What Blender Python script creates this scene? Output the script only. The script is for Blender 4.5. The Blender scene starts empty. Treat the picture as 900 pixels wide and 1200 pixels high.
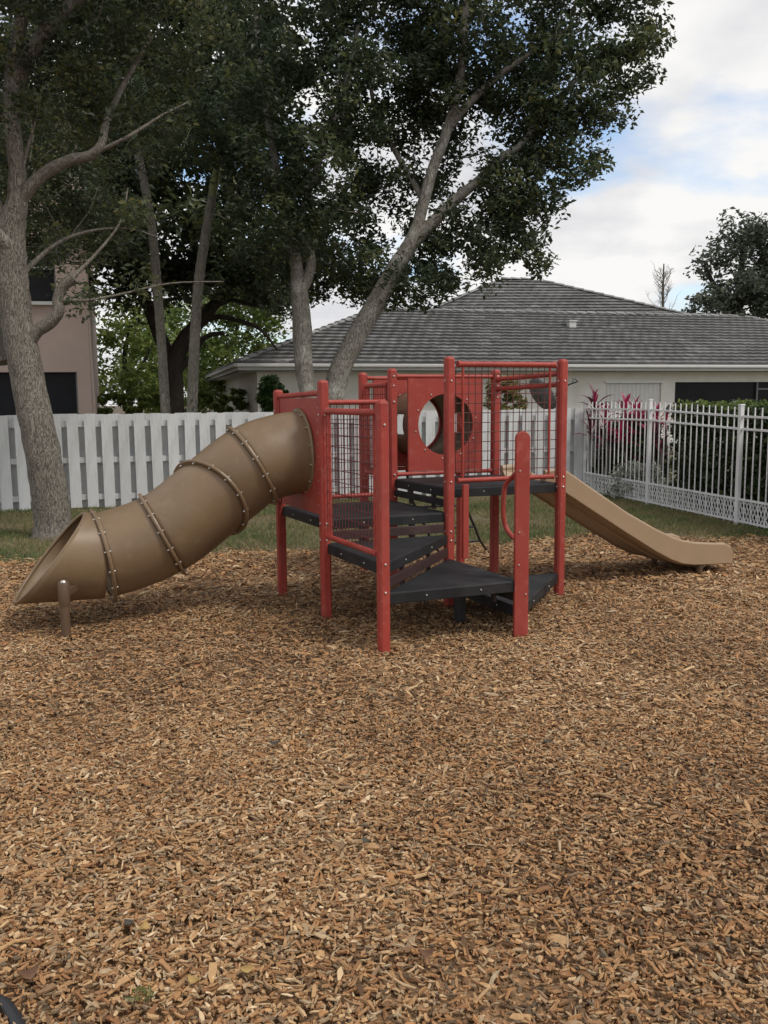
import bpy, math, random
import numpy as np
from mathutils import Vector, Matrix

# ------------------------------------------------------------------ camera
SC = bpy.context.scene
COL = SC.collection
CAM_H, FPX, PITCH, ROLL = 1.6, 1030.0, 7.25, 0.45      # FPX: focal length in pixels of the 900x1200 photograph
cd = bpy.data.cameras.new('camera')
cd.sensor_fit = 'VERTICAL'
cd.sensor_height = 36.0
cd.lens = 36.0 * FPX / 1200.0
cd.clip_end = 2000
cam = bpy.data.objects.new('camera', cd)
CAM_R = Matrix.Rotation(math.radians(90 - PITCH), 3, 'X') @ Matrix.Rotation(math.radians(-ROLL), 3, 'Z')
cam.matrix_world = Matrix.Translation((0, 0, CAM_H)) @ CAM_R.to_4x4()
COL.objects.link(cam)
SC.camera = cam

# ------------------------------------------------------------------ sky, sun, exposure
SUN_ELEV, SUN_AZ = math.radians(54), math.radians(120)  # azimuth clockwise from +Y (view direction)
W = bpy.data.worlds.new('World')
SC.world = W
W.use_nodes = True
nt = W.node_tree
nt.nodes.clear()
def wn(t, **k):
    n = nt.nodes.new(t)
    for a, b in k.items(): setattr(n, a, b)
    return n
out = wn('ShaderNodeOutputWorld')
sky = wn('ShaderNodeTexSky', sky_type='NISHITA')
sky.sun_disc = False
sky.sun_elevation = SUN_ELEV
sky.sun_rotation = SUN_AZ
bg = wn('ShaderNodeBackground'); bg.inputs[1].default_value = 0.15
nt.links.new(sky.outputs[0], bg.inputs[0])
tc = wn('ShaderNodeTexCoord')
sep = wn('ShaderNodeSeparateXYZ'); nt.links.new(tc.outputs['Generated'], sep.inputs[0])
def wmath(op, a, b=None, clamp=False):
    m = wn('ShaderNodeMath', operation=op); m.use_clamp = clamp
    for i, v in enumerate((a, b)):
        if v is None: continue
        if hasattr(v, 'links'): nt.links.new(v, m.inputs[i])
        else: m.inputs[i].default_value = v
    return m.outputs[0]
zz = wmath('ADD', wmath('MAXIMUM', sep.outputs[2], 0.0), 0.22)
cmb = wn('ShaderNodeCombineXYZ')
nt.links.new(wmath('DIVIDE', sep.outputs[0], zz), cmb.inputs[0])
nt.links.new(wmath('DIVIDE', sep.outputs[1], zz), cmb.inputs[1])
cmb.inputs[2].default_value = 3.7
n1 = wn('ShaderNodeTexNoise'); n1.inputs['Scale'].default_value = 1.35; n1.inputs['Detail'].default_value = 7; n1.inputs['Roughness'].default_value = 0.52
n1.inputs['Distortion'].default_value = 0.25
n2 = wn('ShaderNodeTexNoise'); n2.inputs['Scale'].default_value = 2.3; n2.inputs['Detail'].default_value = 6; n2.inputs['Roughness'].default_value = 0.5
nt.links.new(cmb.outputs[0], n1.inputs['Vector']); nt.links.new(cmb.outputs[0], n2.inputs['Vector'])
r1 = wn('ShaderNodeValToRGB'); r1.color_ramp.elements[0].position = 0.345; r1.color_ramp.elements[1].position = 0.46
nt.links.new(n1.outputs[0], r1.inputs[0])
r2 = wn('ShaderNodeValToRGB')
r2.color_ramp.elements[0].position = 0.27; r2.color_ramp.elements[0].color = (0.66, 0.67, 0.72, 1)
r2.color_ramp.elements[1].position = 0.54; r2.color_ramp.elements[1].color = (1.0, 0.99, 0.975, 1)
nt.links.new(n2.outputs[0], r2.inputs[0])
bgc = wn('ShaderNodeBackground'); bgc.inputs[1].default_value = 0.70
nt.links.new(r2.outputs[0], bgc.inputs[0])
mx = wn('ShaderNodeMixShader')
nt.links.new(r1.outputs[0], mx.inputs[0]); nt.links.new(bg.outputs[0], mx.inputs[1]); nt.links.new(bgc.outputs[0], mx.inputs[2])
nt.links.new(mx.outputs[0], out.inputs[0])

sl = bpy.data.lights.new('sun', 'SUN')
sl.energy = 1.5; sl.angle = math.radians(12); sl.color = (1.0, 0.95, 0.87)
sun = bpy.data.objects.new('sun', sl)
sd = Vector((math.sin(SUN_AZ) * math.cos(SUN_ELEV), math.cos(SUN_AZ) * math.cos(SUN_ELEV), math.sin(SUN_ELEV)))
sun.rotation_euler = sd.to_track_quat('Z', 'Y').to_euler()
sun.location = sd * 60
COL.objects.link(sun)
vs = SC.view_settings
vs.view_transform = 'Standard'; vs.look = 'None'; vs.exposure = 0.46; vs.gamma = 1.0; vs.use_curve_mapping = False
SC.cycles.use_denoising = True
SC.cycles.max_bounces = 6
SC.cycles.transparent_max_bounces = 8

# ------------------------------------------------------------------ helpers: pixels to places
def ray(x, y): return CAM_R @ Vector(((x - 450) / FPX, -(y - 600) / FPX, -1))
def gnd(x, y, z=0.0):
    d = ray(x, y); return Vector((0, 0, CAM_H)) + d * ((z - CAM_H) / d.z)
def at(x, y, Y):
    d = ray(x, y); return Vector((0, 0, CAM_H)) + d * (Y / d.y)
V = Vector
Z = V((0, 0, 1))

# ------------------------------------------------------------------ helpers: materials
def mat(name, col, rough=0.6, var=0.12, scale=6.0, bump=0.0, bscale=60.0, metal=0.0, dirt=None, dirt_scale=3.0, dirt_amt=0.5, rnd=0.0, spec=0.5, stretch=None, tint=None, trans=0.0, scuff=None):
    m = bpy.data.materials.new(name); m.use_nodes = True
    t = m.node_tree; P = t.nodes['Principled BSDF']
    P.inputs['Roughness'].default_value = rough; P.inputs['Metallic'].default_value = metal
    P.inputs['Specular IOR Level'].default_value = spec
    tcn = t.nodes.new('ShaderNodeTexCoord'); vec = tcn.outputs['Object']
    if stretch:
        mp = t.nodes.new('ShaderNodeMapping'); mp.inputs['Scale'].default_value = stretch
        t.links.new(vec, mp.inputs[0]); vec = mp.outputs[0]
    def noise(s, det=5):
        n = t.nodes.new('ShaderNodeTexNoise'); n.inputs['Scale'].default_value = s; n.inputs['Detail'].default_value = det
        t.links.new(vec, n.inputs['Vector']); return n.outputs[0]
    def mix(f, a, b, mode='MIX'):
        x = t.nodes.new('ShaderNodeMix'); x.data_type = 'RGBA'; x.blend_type = mode
        for s, v_ in ((x.inputs[0], f), (x.inputs[6], a), (x.inputs[7], b)):
            if hasattr(v_, 'links'): t.links.new(v_, s)
            else: s.default_value = v_ if not isinstance(v_, tuple) else (*v_[:3], 1)
        return x.outputs[2]
    def ramp(f, a, b):
        r = t.nodes.new('ShaderNodeMapRange'); r.inputs[1].default_value = a; r.inputs[2].default_value = b
        t.links.new(f, r.inputs[0]); return r.outputs[0]
    if tint:
        a = t.nodes.new('ShaderNodeAttribute'); a.attribute_name = 'tint'
        cr = t.nodes.new('ShaderNodeValToRGB'); cr.color_ramp.interpolation = 'LINEAR'
        el = cr.color_ramp.elements
        while len(el) < len(tint): el.new(0.5)
        for i, (p, c) in enumerate(tint): el[i].position = p; el[i].color = (*c, 1)
        t.links.new(a.outputs['Fac'], cr.inputs[0]); c = cr.outputs[0]
        if var:
            c = mix(ramp(noise(scale), .3, .7), mix(1.0, c, tuple([1 - var] * 3), 'MULTIPLY'), c)
    else:
        lo = tuple(x * (1 - var) for x in col); hi = tuple(min(1, x * (1 + var)) for x in col)
        c = mix(ramp(noise(scale), .3, .7), lo, hi)
    if dirt:
        c = mix(ramp(noise(dirt_scale, 8), .52, .72), c, mix(dirt_amt, c, dirt))
    if scuff:
        c = mix(ramp(noise(scuff[1], 12), .56, .68), c, mix(scuff[2], c, scuff[0]))
        c = mix(ramp(noise(scuff[1] * .17, 6), .45, .75), c, mix(scuff[2] * .55, c, scuff[0]))
    if rnd:
        oi = t.nodes.new('ShaderNodeObjectInfo')
        mr = t.nodes.new('ShaderNodeMapRange'); mr.inputs[3].default_value = 1 - rnd; mr.inputs[4].default_value = 1 + rnd
        t.links.new(oi.outputs['Random'], mr.inputs[0])
        cx = t.nodes.new('ShaderNodeVectorMath'); cx.operation = 'SCALE'
        t.links.new(c, cx.inputs[0]); t.links.new(mr.outputs[0], cx.inputs['Scale']); c = cx.outputs[0]
    t.links.new(c, P.inputs['Base Color'])
    if bump:
        b = t.nodes.new('ShaderNodeBump'); b.inputs['Strength'].default_value = bump; b.inputs['Distance'].default_value = 0.01
        t.links.new(noise(bscale, 6), b.inputs['Height']); t.links.new(b.outputs[0], P.inputs['Normal'])
    if trans:
        tr = t.nodes.new('ShaderNodeBsdfTranslucent'); t.links.new(c, tr.inputs[0])
        ms = t.nodes.new('ShaderNodeMixShader'); ms.inputs[0].default_value = trans
        o = t.nodes['Material Output']
        t.links.new(P.outputs[0], ms.inputs[1]); t.links.new(tr.outputs[0], ms.inputs[2]); t.links.new(ms.outputs[0], o.inputs[0])
    return m

def bark(name, col, light, scale=1.0, lichen=0.3):
    m = bpy.data.materials.new(name); m.use_nodes = True
    t = m.node_tree; P = t.nodes['Principled BSDF']; P.inputs['Roughness'].default_value = 0.9
    P.inputs['Specular IOR Level'].default_value = 0.2
    tcn = t.nodes.new('ShaderNodeTexCoord')
    mp = t.nodes.new('ShaderNodeMapping'); mp.inputs['Scale'].default_value = (1, 1, 0.2)
    t.links.new(tcn.outputs['Object'], mp.inputs[0])
    vo = t.nodes.new('ShaderNodeTexVoronoi'); vo.inputs['Scale'].default_value = 48 * scale; vo.feature = 'DISTANCE_TO_EDGE'
    dn = t.nodes.new('ShaderNodeTexNoise'); dn.inputs['Scale'].default_value = 11 * scale; dn.inputs['Detail'].default_value = 6
    t.links.new(mp.outputs[0], dn.inputs['Vector'])
    wv = t.nodes.new('ShaderNodeVectorMath'); wv.operation = 'MULTIPLY_ADD'; wv.inputs[1].default_value = (.22, .22, .22)
    t.links.new(dn.outputs['Color'], wv.inputs[0]); t.links.new(mp.outputs[0], wv.inputs[2]); t.links.new(wv.outputs[0], vo.inputs['Vector'])
    r = t.nodes.new('ShaderNodeMapRange'); r.inputs[2].default_value = 0.10; t.links.new(vo.outputs[0], r.inputs[0])
    mxn = t.nodes.new('ShaderNodeMix'); mxn.data_type = 'RGBA'
    mxn.inputs[6].default_value = (*[c * .6 for c in col], 1); mxn.inputs[7].default_value = (*col, 1)
    t.links.new(r.outputs[0], mxn.inputs[0])
    ln = t.nodes.new('ShaderNodeTexNoise'); ln.inputs['Scale'].default_value = 3.2; ln.inputs['Detail'].default_value = 8; ln.inputs['Roughness'].default_value = .65
    t.links.new(tcn.outputs['Object'], ln.inputs['Vector'])
    lr = t.nodes.new('ShaderNodeMapRange'); lr.inputs[1].default_value = .5; lr.inputs[2].default_value = .68; lr.inputs[4].default_value = lichen
    t.links.new(ln.outputs[0], lr.inputs[0])
    m2 = t.nodes.new('ShaderNodeMix'); m2.data_type = 'RGBA'; m2.inputs[7].default_value = (*light, 1)
    t.links.new(lr.outputs[0], m2.inputs[0]); t.links.new(mxn.outputs[2], m2.inputs[6]); t.links.new(m2.outputs[2], P.inputs['Base Color'])
    b = t.nodes.new('ShaderNodeBump'); b.inputs['Strength'].default_value = .8; b.inputs['Distance'].default_value = .03
    t.links.new(r.outputs[0], b.inputs['Height']); t.links.new(b.outputs[0], P.inputs['Normal'])
    return m

M = {}
M['red'] = mat('red_powder_coat', (.33, .046, .033), .52, .14, 5, .08, 180, spec=.35, dirt=(.24, .05, .042), dirt_amt=.6, scuff=((.40, .13, .10), 22, .4))
M['red_panel'] = mat('red_plastic_sheet', (.33, .050, .036), .5, .10, 4, .08, 220, spec=.35, dirt=(.26, .05, .04), dirt_amt=.6, dirt_scale=2, scuff=((.40, .12, .095), 16, .4))
M['wire'] = mat('dark_red_wire', (.10, .022, .02), .5, .1)
M['black'] = mat('black_vinyl_deck', (.017, .0175, .019), .6, .25, 5, .35, 160, spec=.25, dirt=(.05, .047, .043), dirt_amt=.4, dirt_scale=2.5)
M['riser'] = mat('dark_brown_riser', (.040, .019, .018), .5, .15, 6, .1, 120, dirt=(.1, .07, .06))
M['tan'] = mat('tan_moulded_plastic', (.180, .118, .064), .42, .12, 2.5, .05, 200, scuff=((.26, .19, .13), 12, .25), dirt=(.23, .165, .105), dirt_amt=.45, dirt_scale=2.2)
M['tan_slide'] = mat('light_tan_plastic', (.34, .24, .15), .42, .06, 3, .04, 200, dirt=(.30, .2, .12), dirt_amt=.5)
M['brown_post'] = mat('brown_coated_post', (.11, .068, .04), .5, .12)
M['steel'] = mat('zinc_bolt', (.62, .60, .55), .35, .1, metal=.85)
M['black_rope'] = mat('black_coated_steel', (.018, .018, .02), .5, .1)
M['white_wood'] = mat('white_painted_board', (.58, .585, .59), .75, .08, 3, .12, 40, dirt=(.36, .37, .31), dirt_amt=.6, dirt_scale=4, rnd=.09, scuff=((.40, .41, .35), 20, .4), stretch=(4, 4, .6))
M['white_metal'] = mat('white_fence_aluminium', (.74, .74, .74), .45, .05, 4, dirt=(.5, .5, .47), dirt_amt=.4)
M['stucco'] = mat('cream_stucco', (.70, .69, .645), .9, .05, 2, .4, 50, dirt=(.45, .43, .38), dirt_amt=.35, dirt_scale=1.2)
M['stucco_grey'] = mat('grey_stucco', (.42, .41, .39), .9, .06, 2, .4, 50)
M['stucco_pink'] = mat('pinkish_stucco', (.46, .36, .31), .9, .06, 2, .4, 40, dirt=(.3, .24, .21), dirt_amt=.4, dirt_scale=1)
M['trim'] = mat('white_trim', (.56, .56, .55), .6, .05, 3, dirt=(.5, .5, .48), dirt_amt=.4)
M['tile'] = mat('grey_concrete_tile', None, .85, .3, .9, .4, 25, tint=[(0, (.105, .105, .106)), (.5, (.155, .154, .151)), (1, (.30, .297, .288))])
M['glass_dark'] = mat('dark_screen_glass', (.012, .013, .016), .35, .2, 2, spec=.15)
M['shutter'] = mat('white_shutter', (.70, .70, .69), .45, .04)
M['dish'] = mat('grey_dish', (.17, .17, .175), .5, .1)
M['soil'] = mat('sandy_soil', (.10, .07, .042), .95, .35, 1.3, .8, 30, dirt=(.06, .05, .03))
M['mulch'] = mat('mulch_base', (.22, .125, .06), .95, .4, 30, 1.0, 60)
M['lawn'] = mat('lawn_soil', (.115, .098, .052), .95, .3, 8, 1.0, 50, dirt=(.14, .085, .045), dirt_amt=.75, dirt_scale=1.0)
CHIP = [(.09, .052, .031), (.16, .088, .045), (.16, .122, .08), (.265, .135, .063), (.32, .155, .068), (.265, .19, .115), (.39, .195, .086), (.42, .245, .118), (.45, .225, .092), (.39, .285, .175), (.50, .295, .143), (.54, .325, .155), (.47, .355, .225), (.60, .385, .2), (.68, .475, .27), (.74, .56, .36)]
M['chip'] = mat('wood_chip', None, .85, .25, 60, .5, 150, spec=.25, tint=[(k / 15, c) for k, c in enumerate(CHIP)])
M['grass'] = mat('grass_blade', None, .7, 0, 5, trans=.25, tint=[(0, (.30, .215, .115)), (.35, (.25, .215, .10)), (.65, (.15, .175, .065)), (1, (.10, .14, .05))])
M['leaf_oak'] = mat('oak_leaf', None, .5, 0, trans=.42, tint=[(0, (.04, .053, .028)), (.5, (.068, .09, .04)), (.8, (.115, .13, .05)), (1, (.19, .18, .065))])
M['leaf_dark'] = mat('dark_leaf', None, .45, 0, trans=.4, tint=[(0, (.038, .054, .03)), (.5, (.066, .092, .044)), (.8, (.105, .13, .055)), (1, (.18, .18, .065))])
M['leaf_bright'] = mat('bright_leaf', None, .5, 0, trans=.4, tint=[(0, (.09, .135, .03)), (.6, (.16, .215, .045)), (1, (.26, .29, .065))])
M['leaf_far'] = mat('far_leaf', None, .55, 0, trans=.2, tint=[(0, (.075, .09, .065)), (.6, (.11, .13, .09)), (1, (.16, .175, .11))])
M['leaf_hedge'] = mat('hedge_leaf', None, .45, 0, trans=.2, tint=[(0, (.022, .034, .016)), (.7, (.045, .068, .024)), (1, (.16, .20, .05))])
M['leaf_shrub'] = mat('shrub_leaf', None, .45, 0, trans=.3, tint=[(0, (.09, .10, .03)), (.6, (.17, .17, .05)), (1, (.33, .29, .11))])
M['leaf_vine'] = mat('vine_leaf', None, .45, 0, trans=.3, tint=[(0, (.035, .07, .016)), (1, (.075, .13, .03))])
M['leaf_white'] = mat('variegated_leaf', None, .5, 0, trans=.25, tint=[(0, (.12, .15, .09)), (1, (.52, .52, .48))])
M['magenta'] = mat('magenta_leaf', (.33, .030, .085), .4, .25, 8, rnd=.4, trans=.3)
M['maroon'] = mat('maroon_leaf', (.085, .018, .030), .4, .3, 8, rnd=.4, trans=.2)
M['bark_oak'] = bark('oak_bark', (.23, .205, .172), (.33, .31, .275), 1.0, .35)
M['bark_pale'] = bark('pale_bark', (.31, .285, .245), (.56, .54, .48), .8, .75)
M['bark_dark'] = bark('dark_bark', (.055, .046, .038), (.09, .085, .075), .7, .3)
M['bark_palm'] = bark('palm_bark', (.28, .26, .22), (.36, .34, .29), .8, .5)
M['palm_green'] = mat('palm_crownshaft', (.20, .22, .075), .5, .2, 6)
M['twig'] = mat('twig_bark', (.13, .115, .096), .9, .2)
M['cutwood'] = mat('cut_wood', (.24, .20, .15), .9, .2, 12)
M['leaf_dry'] = [mat('dry_leaf_' + n, c, .7, .2, 40, trans=.15) for n, c in (('yellow', (.44, .285, .10)), ('orange', (.38, .18, .075)), ('brown', (.17, .085, .045)), ('grey', (.075, .065, .05)))]

# ------------------------------------------------------------------ helpers: meshes
ORG = {}
class MB:
    def __init__(s): s.v = []; s.f = []; s.sm = []; s.t = None
    def add(s, vs, fs, smooth=False):
        o = len(s.v); s.v += [V(p) for p in vs]; s.f += [tuple(i + o for i in f) for f in fs]; s.sm += [smooth] * len(fs)
    def box(s, c, ax, ay, az):
        "centre and three half-axis vectors"
        c, ax, ay, az = V(c), V(ax), V(ay), V(az)
        vs = [c + ax * i + ay * j + az * k for k in (-1, 1) for j in (-1, 1) for i in (-1, 1)]
        s.add(vs, [(0, 2, 3, 1), (4, 5, 7, 6), (0, 1, 5, 4), (2, 6, 7, 3), (0, 4, 6, 2), (1, 3, 7, 5)])
    def beam(s, a, b, w, h, up=Z):
        a, b = V(a), V(b); d = (b - a); L = d.length; d.normalize()
        x = d.cross(up); x = x.normalized() if x.length > 1e-5 else V((1, 0, 0)); y = x.cross(d)
        s.box((a + b) / 2, d * (L / 2), x * (w / 2), y * (h / 2))
    def prism(s, pts, z0, z1, top_inset=0.0):
        "closed polygon (list of xy) extruded from z0 to z1, with a small top bevel"
        n = len(pts); c = sum((V((p[0], p[1], 0)) for p in pts), V()) / n
        rings = [(z0, 0.0), (z1 - top_inset, 0.0)] + ([(z1, top_inset)] if top_inset else [])
        vs = []
        for z, ins in rings:
            for p in pts:
                q = V((p[0], p[1], 0)); d = c - q
                q = q + d.normalized() * ins; vs.append((q.x, q.y, z))
        fs = [tuple(range(n - 1, -1, -1)), tuple(range((len(rings) - 1) * n, len(rings) * n))]
        for r in range(len(rings) - 1):
            for i in range(n):
                j = (i + 1) % n; fs.append((r * n + i, r * n + j, r * n + n + j, r * n + n + i))
        s.add(vs, fs)
    def tube(s, pts, rad, n=10, cap=True, smooth=True, jit=0.0, rng=None, sq=False):
        pts = [V(p) for p in pts]; m = len(pts)
        if not hasattr(rad, '__len__'): rad = [rad] * m
        vs, fs = [], []; x = None
        for i, p in enumerate(pts):
            d = (pts[min(i + 1, m - 1)] - pts[max(i - 1, 0)]).normalized()
            if x is None:
                x = d.orthogonal().normalized() if abs(d.z) < .9 else (V((0, 1, 0)).cross(d)).normalized()
            else: x = (x - d * x.dot(d)).normalized()
            y = d.cross(x)
            for k in range(n):
                a = 2 * math.pi * k / n; r = rad[i]
                if jit: r *= 1 + jit * rng.uniform(-1, 1)
                vs.append(p + (x * math.cos(a) + y * math.sin(a)) * r)
        for i in range(m - 1):
            for k in range(n):
                k2 = (k + 1) % n; fs.append((i * n + k, i * n + k2, i * n + n + k2, i * n + n + k))
        s.add(vs, fs, smooth)
        if cap: s.add(vs[:n], [tuple(range(n - 1, -1, -1))]); s.add(vs[-n:], [tuple(range(n))])
    def post(s, p, z0, z1, h, ax, ay, bev=.012, top=.02):
        "bevelled square post (octagonal section) with a domed top"
        ax, ay = V(ax).normalized(), V(ay).normalized(); q = h - bev
        sec = [(h, -q), (h, q), (q, h), (-q, h), (-h, q), (-h, -q), (-q, -h), (q, -h)]
        vs = []
        lv = [(z0, 1), (z1 - top, 1), (z1 - top * .4, .86), (z1, .5)]
        for z, k in lv:
            for a, b in sec: vs.append(V((p[0], p[1], 0)) + ax * a * k + ay * b * k + Z * z)
        fs = [tuple(range(7, -1, -1)), tuple(range(24, 32))]
        for r in range(3):
            for i in range(8): j = (i + 1) % 8; fs.append((r * 8 + i, r * 8 + j, r * 8 + 8 + j, r * 8 + 8 + i))
        s.add(vs, fs)
    def bolt(s, p, n, r=.012, h=.010):
        r *= .68; h *= .7; n = V(n).normalized(); s.tube([V(p) - n * h * .5, V(p) + n * h * .6, V(p) + n * h], [r, r, r * .6], 8, smooth=False)
    def build(s, name, m, parent=None, bevel=0.0, shade=None, loc=None):
        o0 = ORG[parent.name] if parent is not None else (V(loc) if loc is not None else V((0, 0, 0)))
        me = bpy.data.meshes.new(name)
        me.from_pydata([tuple(p - o0) for p in s.v], [], s.f)
        me.polygons.foreach_set('use_smooth', [bool(shade) if shade is not None else b for b in s.sm])
        me.materials.append(m)
        o = bpy.data.objects.new(name, me); COL.objects.link(o)
        if parent is not None: o.parent = parent
        else: o.location = o0
        ORG[o.name] = o0
        if bevel:
            b = o.modifiers.new('bevel', 'BEVEL'); b.width = bevel; b.segments = 2; b.limit_method = 'ANGLE'
        return o
def tag(o, label=None, cat=None, group=None, kind=None):
    if label: o['label'] = label
    if cat: o['category'] = cat
    if group: o['group'] = group
    if kind: o['kind'] = kind
    return o
def thing(name, loc, label, cat, group=None):
    o = bpy.data.objects.new(name, None); o.location = loc; o.empty_display_size = .2; COL.objects.link(o); ORG[o.name] = V(loc)
    return tag(o, label, cat, group)
def np_mesh(name, verts, nv, faces, m, parent=None, tint=None, smooth=False, loc=None):
    "verts (N,3) float array, faces (K,nv) int array; tint per vertex"
    o0 = ORG[parent.name] if parent is not None else (V(loc) if loc is not None else V((0, 0, 0)))
    verts = verts - np.array(o0)
    me = bpy.data.meshes.new(name)
    me.vertices.add(len(verts)); me.vertices.foreach_set('co', verts.astype(np.float32).ravel())
    K = len(faces)
    me.loops.add(K * nv); me.loops.foreach_set('vertex_index', faces.astype(np.int32).ravel())
    me.polygons.add(K); me.polygons.foreach_set('loop_start', np.arange(0, K * nv, nv, dtype=np.int32))
    me.polygons.foreach_set('use_smooth', np.full(K, smooth))
    if tint is not None:
        a = me.attributes.new('tint', 'FLOAT', 'POINT'); a.data.foreach_set('value', tint.astype(np.float32))
    me.update(calc_edges=True); me.materials.append(m)
    o = bpy.data.objects.new(name, me); COL.objects.link(o)
    if parent is not None: o.parent = parent
    else: o.location = o0
    ORG[o.name] = o0
    return o
def smooth_path(pts, rad=None, k=6):
    "Catmull-Rom through the points"
    pts = [V(p) for p in pts]; n = len(pts); o, r = [], []
    for i in range(n - 1):
        p0, p1, p2, p3 = pts[max(i - 1, 0)], pts[i], pts[i + 1], pts[min(i + 2, n - 1)]
        for j in range(k):
            t = j / k
            o.append(.5 * ((2 * p1) + (p2 - p0) * t + (2 * p0 - 5 * p1 + 4 * p2 - p3) * t * t + (3 * p1 - p0 - 3 * p2 + p3) * t ** 3))
            if rad: r.append(rad[i] * (1 - t) + rad[i + 1] * t)
    o.append(pts[-1])
    if rad: r.append(rad[-1])
    return (o, r) if rad else o

# ================================================================== GROUND
FB = gnd(0, 600); FE = gnd(640, 577)                 # the board fence runs from FB to FE
M2 = gnd(863, 615); M1 = gnd(758.5, 592); M0 = M1 + (M1 - M2) * .98; M3 = M2 + (M2 - M1)
def chip_edge(x):
    "distance at which wood chips give way to lawn"
    return np.interp(x, [-8, -3.6, -1.3, .2, 1.2, 2.5, 4.1, 8], [8.5, 8.65, 9.15, 9.4, 9.6, 10.25, 9.85, 9.3]) + .10 * np.sin(x * 3.1) + .06 * np.sin(x * 7.7 + 1)
g = MB(); S = 400
g.add([(-S, -S, -.012), (S, -S, -.012), (S, S, -.012), (-S, S, -.012)], [(0, 1, 2, 3)])
tag(g.build('ground', M['soil']), kind='structure')
xs = np.linspace(-9, 9, 91)
g = MB(); vs = []
for x in xs: vs += [(x, -2, 0), (x, float(chip_edge(x)) + .1, 0)]
g.add(vs, [(2 * i, 2 * i + 2, 2 * i + 3, 2 * i + 1) for i in range(90)])
tag(g.build('mulch_bed', M['mulch']), kind='structure')
g = MB(); vs = []
for x in np.linspace(-14, 12, 60): vs += [(x * 2.5, 8.0, -.005), (x * 2.5, 60, -.005)]
g.add(vs, [(2 * i, 2 * i + 2, 2 * i + 3, 2 * i + 1) for i in range(59)])
tag(g.build('lawn', M['lawn']), kind='structure')

def make_chips(name, n, y0, y1, L, Wd, seed, label, margin=1.0, solid=True):
    rg = np.random.default_rng(seed)
    # uniform over the widening wedge in view (plus a margin on both sides)
    yy = np.sqrt(rg.uniform(y0 ** 2, y1 ** 2, n)); hw = yy * .47 + margin
    xx = rg.uniform(-1, 1, n) * hw
    edge = chip_edge(xx) + rg.normal(0, .12, n)
    k = yy < edge; xx, yy = xx[k], yy[k]; n = len(xx)
    ln = rg.lognormal(math.log(L), .38, n).clip(L * .35, L * 2.4); wd = (rg.lognormal(math.log(Wd), .35, n)).clip(Wd * .4, Wd * 2.2); th = rg.uniform(.001, .0038, n)
    big = rg.random(n) < .06; ln[big] *= 1.9; wd[big] *= 1.8; wd = np.minimum(wd, ln * .75)
    yaw = rg.uniform(0, 2 * np.pi, n); pit = rg.normal(0, .20, n); rol = rg.normal(0, .34, n)
    heap = .010 + .012 * np.sin(xx * 2.3 + 1) * np.sin(yy * 1.9) + .009 * np.sin(xx * 5.1) * np.sin(yy * 4.3 + 2)
    zz = heap + rg.uniform(.0, .022, n)
    # template: tapered, slightly bent sliver: bottom not needed; 3 stations along the length
    st = np.array([-.5, .05, .5]); T = []
    bend = rg.normal(0, .07, n)
    w1 = rg.uniform(.25, 1, n); w2 = rg.uniform(.7, 1.1, n); w3 = rg.uniform(.15, 1, n); sk = rg.normal(0, .18, (n, 3))
    verts = np.zeros((n, 12, 3))
    for i, (s_, w_) in enumerate(zip(st, (w1, w2, w3))):
        lx = s_ * ln; cz = bend * ln * (1 - (2 * s_) ** 2)
        for j, sy in enumerate((-.5, .5)):
            verts[:, i * 4 + j, 0] = lx + sk[:, i] * wd * sy * 2; verts[:, i * 4 + j, 1] = sy * wd * w_; verts[:, i * 4 + j, 2] = cz + th
            verts[:, i * 4 + 2 + j] = verts[:, i * 4 + j]; verts[:, i * 4 + 2 + j, 2] = cz - th
    cp, sp, cr, sr, cy, sy_ = np.cos(pit), np.sin(pit), np.cos(rol), np.sin(rol), np.cos(yaw), np.sin(yaw)
    x, y, z = verts[..., 0], verts[..., 1], verts[..., 2]
    y, z = y * cr[:, None] - z * sr[:, None], y * sr[:, None] + z * cr[:, None]
    x, z = x * cp[:, None] - z * sp[:, None], x * sp[:, None] + z * cp[:, None]
    x, y = x * cy[:, None] - y * sy_[:, None], x * sy_[:, None] + y * cy[:, None]
    P = np.stack([x + xx[:, None], y + yy[:, None], z + zz[:, None]], -1)
    F = np.array([[0, 4, 5, 1], [4, 8, 9, 5], [2, 6, 4, 0], [6, 10, 8, 4], [1, 5, 7, 3], [5, 9, 11, 7]])
    if not solid: F = F[:2]
    faces = (F[None] + (np.arange(n) * 12)[:, None, None]).reshape(-1, 4)
    patch = .10 * np.sin(xx * 1.7 + .6 * np.sin(yy * 1.3)) * np.sin(yy * 1.4 + .5) + .08 * np.sin(xx * 4.3 + 2 * np.sin(yy * 2.9)) * np.sin(yy * 5.2 + xx)
    ti = (rg.beta(2.0, 2.1, n) + patch).clip(0, 1)
    o = np_mesh(name, P.reshape(-1, 3), 4, faces, M['chip'], tint=np.repeat(ti, 12))
    return tag(o, label, 'wood chips', kind='stuff')
make_chips('wood_chips', 92000, 1.6, 4.3, .0225, .0076, 1, 'coarse brown wood chips covering the near open play area', .8)
make_chips('wood_chips', 115000, 4.3, 7.0, .027, .0095, 2, 'brown wood chips spread under and around the play structure', 1.0, False)
make_chips('wood_chips', 70000, 7.0, 10.6, .038, .0135, 3, 'brown wood chips along the edge of the lawn', 1.3, False)

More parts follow.
